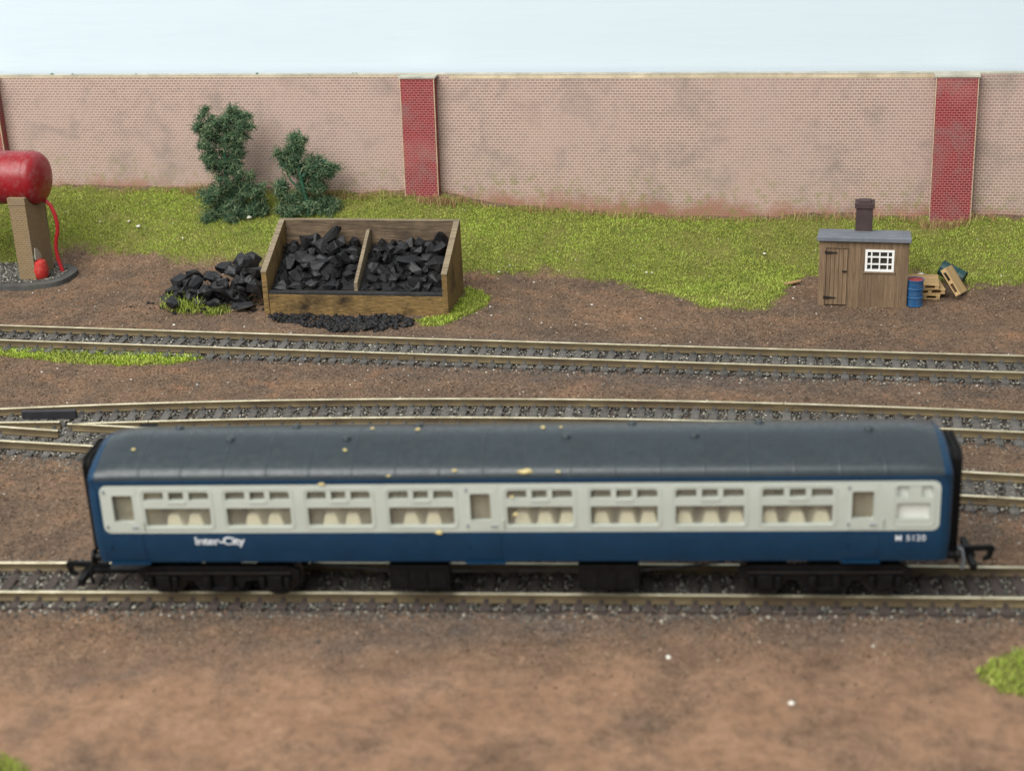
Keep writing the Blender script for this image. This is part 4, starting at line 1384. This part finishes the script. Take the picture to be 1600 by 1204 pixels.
def coach_side(side):
    sfx = 1 if side < 0 else -1   # far side is the same model turned round
    fx = (lambda a, b: (a, b)) if sfx == 1 else (lambda a, b: (-b, -a))
    holes_c, lights = [], []
    for a, b in WINS:
        w = b - a
        c = (a + b) / 2
        for (p, q, cor) in ((a, a + w * .305, (0, 0, 0, 1)), (c - w * .115, c + w * .115, (0, 0, 0, 0)), (b - w * .305, b, (0, 0, 1, 0))):
            p2, q2 = fx(p, q)
            if sfx == -1: cor = (cor[1], cor[0], cor[3], cor[2])
            holes_c.append(rrect(p2, q2, 33.4, 35.9, 0.8, cor))
        p2, q2 = fx(a, b)
        holes_c.append(rrect(p2, q2, 25.4, 31.1, 0.9, (1, 1, 0, 0)))
    dholes = []
    for p, q, a, b in DOORS:
        p2, q2 = fx(p, q)
        dholes.append(rrect(p2, q2, 26.9, 35.0, 0.5))
    toilet = []
    for (p, q, z0, z1) in ((102.9, 106.0, 33.2, 36.4), (109.2, 112.2, 33.2, 36.4), (102.9, 111.6, 26.9, 31.6)):
        p2, q2 = fx(p, q)
        if sfx == -1 or True:
            toilet.append(rrect(p2, q2, z0, z1, 0.6))
    c0, c1 = fx(CR[0], CR[1])
    # blue shell
    sh = holed_panel([(-115.2, 22.6), (115.2, 22.6), (115.2, 39.2), (-115.2, 39.2)], [rrect(c0 + 0.5, c1 - 0.5, CR[2] + 0.5, CR[3] - 0.5, 1.8)], 0.0, 1.3, side)
    zs = [13.6, 15.5, 17.5, 19.5, 21.2, 22.6]
    vv = []
    for off in (0, 1.3):
        for z in zs:
            for x in (-115.2, 115.2):
                vv.append((x, side * (prof(z) - off), z))
    ff = []
    m = len(zs)
    for i in range(m - 1):
        ff.append((2 * i, 2 * i + 1, 2 * i + 3, 2 * i + 2))
        ff.append((2 * m + 2 * i, 2 * m + 2 * i + 2, 2 * m + 2 * i + 3, 2 * m + 2 * i + 1))
    ff.append((0, 2 * m, 2 * m + 1, 1))
    sh.add(vv, ff)
    shell = sh.build('body_side', M['blue'], coach, smooth=30)
    pn = holed_panel(rrect(c0, c1, CR[2], CR[3], 2.0), holes_c + dholes + toilet, 0.07, 1.25, side)
    pn = pn.build('cream_panel', M['cream'], coach)
    # window surrounds: a raised cream ring round each window group
    for a, b in WINS + [(102.9, 111.9)]:
        p, q = fx(a, b)
        o_ = rrect(p - 1.0, q + 1.0, 24.7, 37.0, 1.5, k=5)
        i_ = rrect(p - 0.62, q + 0.62, 25.1, 36.6, 1.15, k=5)
        w = holed_panel(o_, [i_], 0.24, 0.25, side).build('window', M['cream'], coach)
        if b - a > 10 and b < 100:
            c = (p + q) / 2
            ww = abs(q - p)
            holed_panel([(c - ww * .14, 32.5), (c + ww * .14, 32.5), (c + ww * .14, 33.3), (c - ww * .14, 33.3)], [], 0.28, 0.25, side).build('vent_slide', M['cream'], w)
        holed_panel([(p - 0.3, 25.4), (q + 0.3, 25.4), (q + 0.3, 36.4), (p - 0.3, 36.4)], [], -1.3, 0.12, side).build('pane', M['whitepanel'] if b > 100 else M['glazing'], w)
    if side < 0:
        pass
    for p, q, a, b in DOORS:
        p2, q2 = fx(p, q)
        a2, b2 = fx(a, b)
        dr = holed_panel(rrect(a2, b2, 24.0, 37.6, 0.5), [rrect(p2 - 0.01, q2 + 0.01, 26.9, 35.0, 0.5)], 0.17, 0.3, side).build('door', M['cream'], coach)
        lo = MB()
        for i, z in enumerate(np.linspace(14.6, 23.0, 6)[:-1]):
            z2 = z + (23.0 - 14.6) / 5
            y0, y1 = side * prof(z), side * prof(z2)
            e = side * 0.14
            lo.add([(a2, y0 + e, z), (b2, y0 + e, z), (b2, y1 + e, z2), (a2, y1 + e, z2), (a2, y0 - e, z), (b2, y0 - e, z), (b2, y1 - e, z2), (a2, y1 - e, z2)], [(0, 1, 2, 3), (0, 3, 7, 4), (1, 5, 6, 2)])
        lo.build('lower_panel', M['blue'], dr, recalc=False)
        holed_panel([(p2 - 0.4, 26.5), (q2 + 0.4, 26.5), (q2 + 0.4, 35.4), (p2 - 0.4, 35.4)], [], -1.3, 0.12, side).build('pane', M['glazing'], dr)
        hx = a2 + 0.4 if sfx == 1 else b2 - 0.4
        for z in (25.6, 36.2, 19.0):
            MB().box(hx - .3, hx + .3, side * (prof(z) + .05), side * (prof(z) + .5), z - .45, z + .45).build('hinge', M['step'] if z < 22 else M['dull_metal'], dr, bevel=0.08)
        hx = b2 - 1.6 if sfx == 1 else a2 + 1.6
        MB().box(hx - .9, hx + .9, side * (prof(25.4) + .1), side * (prof(25.4) + .55), 25.2, 25.55).build('door_handle', M['dull_metal'], dr, bevel=0.08)
        gx = b2 + 0.9 if sfx == 1 else a2 - 0.9
        MB().box(gx - .16, gx + .16, side * (prof(25.4) + .1), side * (prof(25.4) + .6), 24.6, 27.2).build('grab_rail', M['cream'], dr)
        MB().box(a2 - 0.9, b2 + 0.9, side * 14.4, side * 16.2, 13.1, 13.55).build('step_board', M['step'], coach, bevel=0.1)
    return shell


near_side = coach_side(-1)
coach_side(1)


def text_mesh(body, size, name, mat, parent, x, z, shear=0.0, bold=0.0, spacing=1.0):
    cu = bpy.data.curves.new(name, 'FONT')
    cu.body = body
    cu.size = 1.0
    cu.extrude = 0.02
    cu.offset = bold
    cu.shear = shear
    cu.space_character = spacing
    tmp = bpy.data.objects.new('tmp_text', cu)
    COL.objects.link(tmp)
    dg = bpy.context.evaluated_depsgraph_get()
    me = bpy.data.meshes.new_from_object(tmp.evaluated_get(dg))
    bpy.data.objects.remove(tmp)
    bpy.data.curves.remove(cu)
    vs_ = np.array([v.co[:] for v in me.vertices])
    w = vs_[:, 0].max() - vs_[:, 0].min()
    x0 = vs_[:, 0].min()
    for v in me.vertices:
        xx = x + (v.co.x - x0) * size[0] / w
        zz = z + v.co.y * size[1]
        v.co = (xx * MM, (-prof(zz) - 0.06 - v.co.z * 2) * MM, zz * MM)
    me.materials.clear()
    me.materials.append(mat)
    return link(name, me, parent)


text_mesh('Inter-City', (14.2, 3.5), 'lettering', M['silver'], coach, -88.6, 19.75, 0.0, 0.022, 0.92)
text_mesh('M 5120', (7.9, 2.55), 'running_number', M['silver'], coach, 103.0, 20.3, 0.0, 0.003, 1.12)

# roof with ribs
RP = [(16.62, 39.0), (16.75, 39.5), (16.6, 40.3), (16.2, 41.1), (15.5, 41.75), (14.4, 42.4), (12.5, 43.2), (9.5, 44.3), (6.0, 45.4), (2.5, 46.1), (0.0, 46.25)]
RPF = [(-y, z) for y, z in RP] + [(y, z) for y, z in RP[::-1][1:]]


def loft(sections, mb=None, mi=0, cap=True):
    mb = mb or MB()
    n = len(sections[0])
    vv = [p for s in sections for p in s]
    ff = []
    for i in range(len(sections) - 1):
        for k in range(n - 1):
            ff.append((i * n + k, i * n + k + 1, (i + 1) * n + k + 1, (i + 1) * n + k))
    if cap:
        ff.append(tuple(range(n)))
        ff.append(tuple((len(sections) - 1) * n + k for k in range(n)))
    mb.add(vv, ff, mi)
    return mb


rx = np.linspace(-115.0, 115.0, 24)
def dome(x):
    return 1.0 - 0.16 * max(0.0, (abs(x) - 107.0) / 8.0) ** 2


rx = np.r_[np.linspace(-115, -107, 7), np.linspace(-100, 100, 18), np.linspace(107, 115, 7)]
roof = loft([[(x, y, 39.5 + (z - 39.5) * dome(x) if z > 39.5 else z) for y, z in RPF] for x in rx]).build('roof', M['roof'], coach, smooth=35)
for x in np.arange(-102.5, 105, 11.9):
    loft([[(x + dx, y * (1 + d / 17), z + d * (0.3 + 0.7 * (z - 39) / 7)) for y, z in RPF[1:-1]] for dx, d in ((-0.35, 0.0), (-0.15, 0.10), (0.15, 0.10), (0.35, 0.0))], cap=False).build('roof_rib', M['roof'], roof, smooth=True)
for side in (-1, 1):
    MB().box(-114.2, 114.2, side * 16.55, side * 17.05, 38.7, 39.35).build('gutter', M['blue'], roof)
for x, y in [(-79, -4.0), (-46, -4.0), (15, -4.0), (50, -4.0), (-96, 5), (-62, 5), (-27, 5), (33, 5), (68, 5), (97, -1.5)]:
    z = float(np.interp(abs(y), [p[0] for p in RP[::-1]], [p[1] for p in RP[::-1]]))
    MB().lathe([(1.25, z - .3), (1.25, z + .25), (0.95, z + .75), (0.2, z + .95)], 'z', 16, (x, y, 0)).build('roof_vent', M['roof'], roof, smooth=True)

# ends
ENDP = [(prof(z) * -1, z) for z in (13.6, 17, 20.5, 23.5, 32, 36, 39.0)] + RPF[1:-1] + [(prof(z), z) for z in (39.0, 36, 32, 23.5, 20.5, 17, 13.6)]


def end_section(x, k, dz=0.0):
    return [(x, y * k, 13.6 + ((39.5 + (z - 39.5) * 0.84 if z > 39.5 else z) - 13.6) * (1 + (k - 1) * 0.55) + dz) for y, z in ENDP]


for s, nm in ((-1, 'left'), (1, 'right')):
    e = loft([end_section(s * 114.9, 1.002), end_section(s * 115.8, 0.992), end_section(s * 116.8, 0.965), end_section(s * 117.5, 0.90)])
    end = e.build('coach_end', M['blue'], coach, smooth=40)
    # gangway: bellows rings narrower than the body
    g = empty('gangway', (0, 0, 0)); g.parent = coach
    for i in range(5):
        x0 = s * (117.3 + i * 0.75)
        w, zt, zb = (8.6, 42.2, 13.0) if i % 2 == 0 else (8.2, 41.8, 13.2)
        outer = rrect(-w, w, zb, zt, 2.2)
        MB().prism(outer, 'x', x0, x0 + s * 0.72).build('bellows_fold', M['bellows'], g)
    for yb in (-11.2, 11.2):
        MB().lathe([(1.2, 117.2 * 1.0), (1.2, 120.0), (2.2, 120.05), (2.3, 120.7), (0.3, 121.0)], 'x', 18, (0, yb, 13.2)).build('buffer', M['black'], coach, smooth=40) if s > 0 else \
            MB().lathe([(0.3, -121.0), (2.3, -120.7), (2.2, -120.05), (1.2, -120.0), (1.2, -117.2)], 'x', 18, (0, yb, 13.2)).build('buffer', M['black'], coach, smooth=40)
    # coupling: flat bar, bumper bar and hook
    c = empty('coupling', (s * (2.6 if s < 0 else 1.6), 0, -3.8 if s < 0 else 0.6)); c.parent = coach
    xb = s * 104.0
    MB().box(min(xb, s * 126), max(xb, s * 126), -1.6, 1.6, 6.4, 7.6).build('draw_bar', M['black'], c, bevel=0.15)
    MB().box(min(s * 123.5, s * 125.2), max(s * 123.5, s * 125.2), -8.5, 8.5, 6.0, 8.0).build('bumper_bar', M['black'], c, bevel=0.2)
    hk = [(s * 118.5, 7.6), (s * 118.5, 9.2), (s * 130.5, 9.6), (s * 131.4, 9.0), (s * 130.6, 5.6), (s * 128.4, 5.0), (s * 128.6, 5.9), (s * 129.6, 6.6), (s * 129.4, 8.2), (s * 121, 7.6)]
    MB().prism(hk, 'y', -0.6, 0.6).build('hook', M['black'], c)
    MB().tube([(s * 119.6, -5.5, 12.2), (s * 121.3, -5.7, 11.2), (s * 122.0, -5.8, 8.0), (s * 121.6, -5.8, 5.4)], 0.55, 8).build('brake_hose', M['dull_metal'] if s > 0 else M['black'], c, smooth=True)

# floor, underframe, interior
MB().box(-115, 115, -14.0, 14.0, 14.2, 15.6).build('floor', M['interior'], coach)
MB().box(-113, 113, -13.2, 13.2, 12.9, 14.1).build('underframe', M['black'], coach)
MB().box(-112, 112, -0.4, 0.4, 15.7, 15.9).build('aisle', M['interior'], coach)
for x in (-102.6, -13.6, -1.9, 88.2, 101.0):
    MB().prism([(-15.2, 15.7), (-2.6, 15.7), (-2.6, 38.4), (-15.0, 38.4)], 'x', x, x + 0.7).build('partition', M['interior'], coach)
    MB().prism([(2.6, 15.7), (15.2, 15.7), (15.0, 38.4), (2.6, 38.4)], 'x', x, x + 0.7).build('partition', M['interior'], coach)
MB().box(-114.5, 114.5, -15.0, 15.0, 38.5, 38.9).build('ceiling', M['interior'], coach)


for p, q, a, b in DOORS:
    for side in (-1, 1):
        y0, y1 = sorted((side * 11.6, side * 12.1))
        c_ = (p + q) / 2 if side < 0 else -(p + q) / 2
        v_ = MB().box(c_ - 3.6, c_ + 3.6, y0, y1, 15.7, 38.4).build('vestibule_panel', M['vestibule'], coach)
        for k in (-1.6, 0.3):
            MB().box(c_ + k, c_ + k + 0.5, side * 12.12, side * 12.5, 15.8, 38.3).build('panel_batten', M['vestibule'], v_)


def seat_mesh():
    mb = MB()
    mb.prism([(-2.9, 15.7), (2.9, 15.7), (2.8, 23.0), (1.7, 27.6), (1.2, 28.3), (-1.2, 28.3), (-1.7, 27.6), (-2.8, 23.0)], 'y', -5.0, 5.0)
    mb.box(-7.6, 7.6, -4.9, 4.9, 18.6, 20.6)
    return mb.mesh('seat', M['seat'], bevel=0.4)


sm = seat_mesh()
seat_x = []
for a, b in WINS:
    k_ = WINS.index((a, b)); seat_x += [a + w_ for w_ in ((7.4, 13.4), (6.8, 13.0), (5.8, 12.0), (5.6, 11.8), (4.0, 10.2, 16.2), (2.8, 9.8, 15.6), (2.4, 9.6, 16.2), (2.2, 9.4, 16.0))[k_]]
for x in seat_x:
    for y in (-10.3, 10.3):
        o = link('seat', sm, coach)
        o.location = (x * MM, y * MM, 0)

# battery boxes
for x0, x1 in ((-35.4, -18.4), (17.6, 34.4)):
    for side in (-1, 1):
        b_ = MB().box(x0, x1, side * 8.5, side * 13.4, 3.6, 11.3).build('battery_box', M['black'], coach, bevel=0.25)
        for i in range(3):
            a = x0 + 1 + i * (x1 - x0 - 1.0) / 3
            MB().box(a, a + (x1 - x0 - 4) / 3, side * 13.42, side * 13.75, 4.4, 9.6).build('box_door', M['black'], b_, bevel=0.1)
# truss rods
for side in (-1, 1):
    MB().tube([(-58, side * 11.5, 11.2), (-36, side * 11.5, 8.6), (35, side * 11.5, 8.6), (58, side * 11.5, 11.2)], 0.35, 6).build('truss_rod', M['black'], coach)


def bogie(xc):
    b = empty('bogie', (xc, 0, 0)); b.parent = coach
    for side in (-1, 1):
        y0, y1 = sorted((side * 11.6, side * 13.0))
        fr = [(-23.5, 9.6), (-23.0, 7.4), (-20.5, 6.2), (-19.0, 4.0), (-13.5, 4.0), (-12.0, 6.4), (-7.5, 6.2), (-6.2, 3.2), (6.2, 3.2), (7.5, 6.2), (12.0, 6.4), (13.5, 4.0), (19.0, 4.0), (20.5, 6.2), (23.0, 7.4), (23.5, 9.6), (20, 10.9), (-20, 10.9)]
        MB().prism(fr, 'y', y0, y1).build('side_frame', M['black'], b, bevel=0.15)
        yo = side * 13.05
        yo2 = side * 14.0
        a0, a1 = sorted((yo, yo2))
        for xx in (-16.2, 16.2):
            MB().box(xx - 2.0, xx + 2.0, a0, a1, 3.9, 8.2).build('axle_box', M['black'], b, bevel=0.3)
            for e in (-1, 1):
                MB().lathe([(0.9, 4.6), (1.05, 5.1), (0.85, 5.6), (1.05, 6.2), (0.85, 6.8), (1.0, 7.4), (0.8, 8.0)], 'z', 10, (xx + e * 3.6, side * 13.6, 0)).build('spring', M['black'], b, smooth=True)
        MB().box(-5.5, 5.5, a0, a1, 3.5, 4.6).build('spring_plank', M['black'], b, bevel=0.15)
        MB().box(-21, 21, a0, a0 + 0.4, 8.9, 9.5).build('foot_board', M['wheel'], b)
        for e in (-1, 1):
            MB().lathe([(1.3, 4.7), (1.4, 6.0), (1.2, 8.4)], 'z', 12, (e * 3.2, side * 13.5, 0)).build('bolster_spring', M['black'], b, smooth=True)
    MB().box(-4, 4, -11.5, 11.5, 7.0, 11.3).build('bolster', M['black'], b)
    for xx in (-16.2, 16.2):
        for side in (-1, 1):
            w = MB()
            y = side * 8.0
            pr = [(0.6, 0), (6.9, 0.0), (7.0, 0.35), (6.35, 0.7), (6.1, 2.5), (5.2, 2.5), (5.0, 2.2), (1.4, 2.2), (1.3, 2.9), (0.5, 2.9)]
            w.lathe([(r_, y + side * h - side * 0.9) for r_, h in pr], 'y', 30, (xx, 0, 6.15))
            w.build('wheel', M['wheel'], b, smooth=35)
        MB().lathe([(0.9, -11.4), (0.9, 11.4)], 'y', 10, (xx, 0, 6.15)).build('axle', M['wheel'], b, smooth=True)


bogie(-84.3)
bogie(85.1)

# yellow crumbs that have fallen on the coach
cz, sz_ = math.cos(coach.rotation_euler.z), math.sin(coach.rotation_euler.z)


def roof_z(y):
    return float(np.interp(abs(y), [p[0] for p in RP[::-1]], [p[1] for p in RP[::-1]]))


cb = bpy.data.meshes.new('yellow_crumb')
bm = bmesh.new()
bmesh.ops.create_icosphere(bm, subdivisions=2, radius=MM)
for v in bm.verts:
    v.co *= random.uniform(0.75, 1.2)
bm.to_mesh(cb); bm.free()
cb.materials.append(M['crumb'])
for (x, y, z, s, fl, lab) in [(4.2, -16.3, 41.3, 1.5, 0.6, 'largest pale yellow crumb on the coach roof edge, above the fifth window'),
                              (13.0, -16.3, 41.2, .65, .8, 'small yellow crumb on the roof edge right of the largest one'), (-15, -16.0, 41.6, .75, .8, 'yellow crumb on the roof edge above the middle door'), (-33, -16.4, 40.4, .7, .7, 'yellow crumb on the roof edge above the fourth window'),
                              (-20.0, -17.4, 23.6, 1.0, .7, 'yellow crumb stuck below the fourth coach window'), (1.2, -17.35, 29.0, .8, .8, 'yellow crumb stuck on the fifth coach window'), (0.4, -17.35, 34.2, .55, .8, 'yellow crumb stuck over the fifth window top light'),
                              (-51.5, -16.95, 38.2, .75, .7, 'yellow crumb on the cream band above the third window'),
                              (-46, -9, 44.8, .6, .7, 'pale crumb midway up the roof above the third window'), (-27, 1, 46.5, .7, .6, 'pale crumb on the roof ridge above the fourth window'), (-40, 2, 46.5, .6, .6, 'pale crumb on the roof ridge above the third window'), (8, 1.5, 46.5, .7, .5, 'left one of two crumbs close together on the roof ridge'), (-106, -8, 45.1, .6, .7, 'pale crumb at the left end of the coach roof'), (13, 1.5, 46.5, .5, .6, 'right one of two crumbs close together on the roof ridge')]:
    o = link('yellow_crumb', cb)
    o.location = ((COACH[0] + x * cz - y * sz_) * MM, (COACH[1] + x * sz_ + y * cz) * MM, (z + x * 0.007) * MM)
    s *= 0.85
    e_ = random.uniform(0.9, 1.7)
    o.rotation_euler = (0, 0, random.random() * 3)
    o.scale = (s * e_, s, s * 0.4)
    if s > 1.1:
        o.scale = (2.3, 0.8, 0.6); o.rotation_euler = (0, 0, 0.1)
    elif z < 39:
        o.scale = (s * e_, s * 0.35, s * 0.8); o.rotation_euler = (0, random.uniform(-.5, .5), coach.rotation_euler.z)
    tag(o, lab, 'crumb', 'yellow crumbs fallen on the coach')
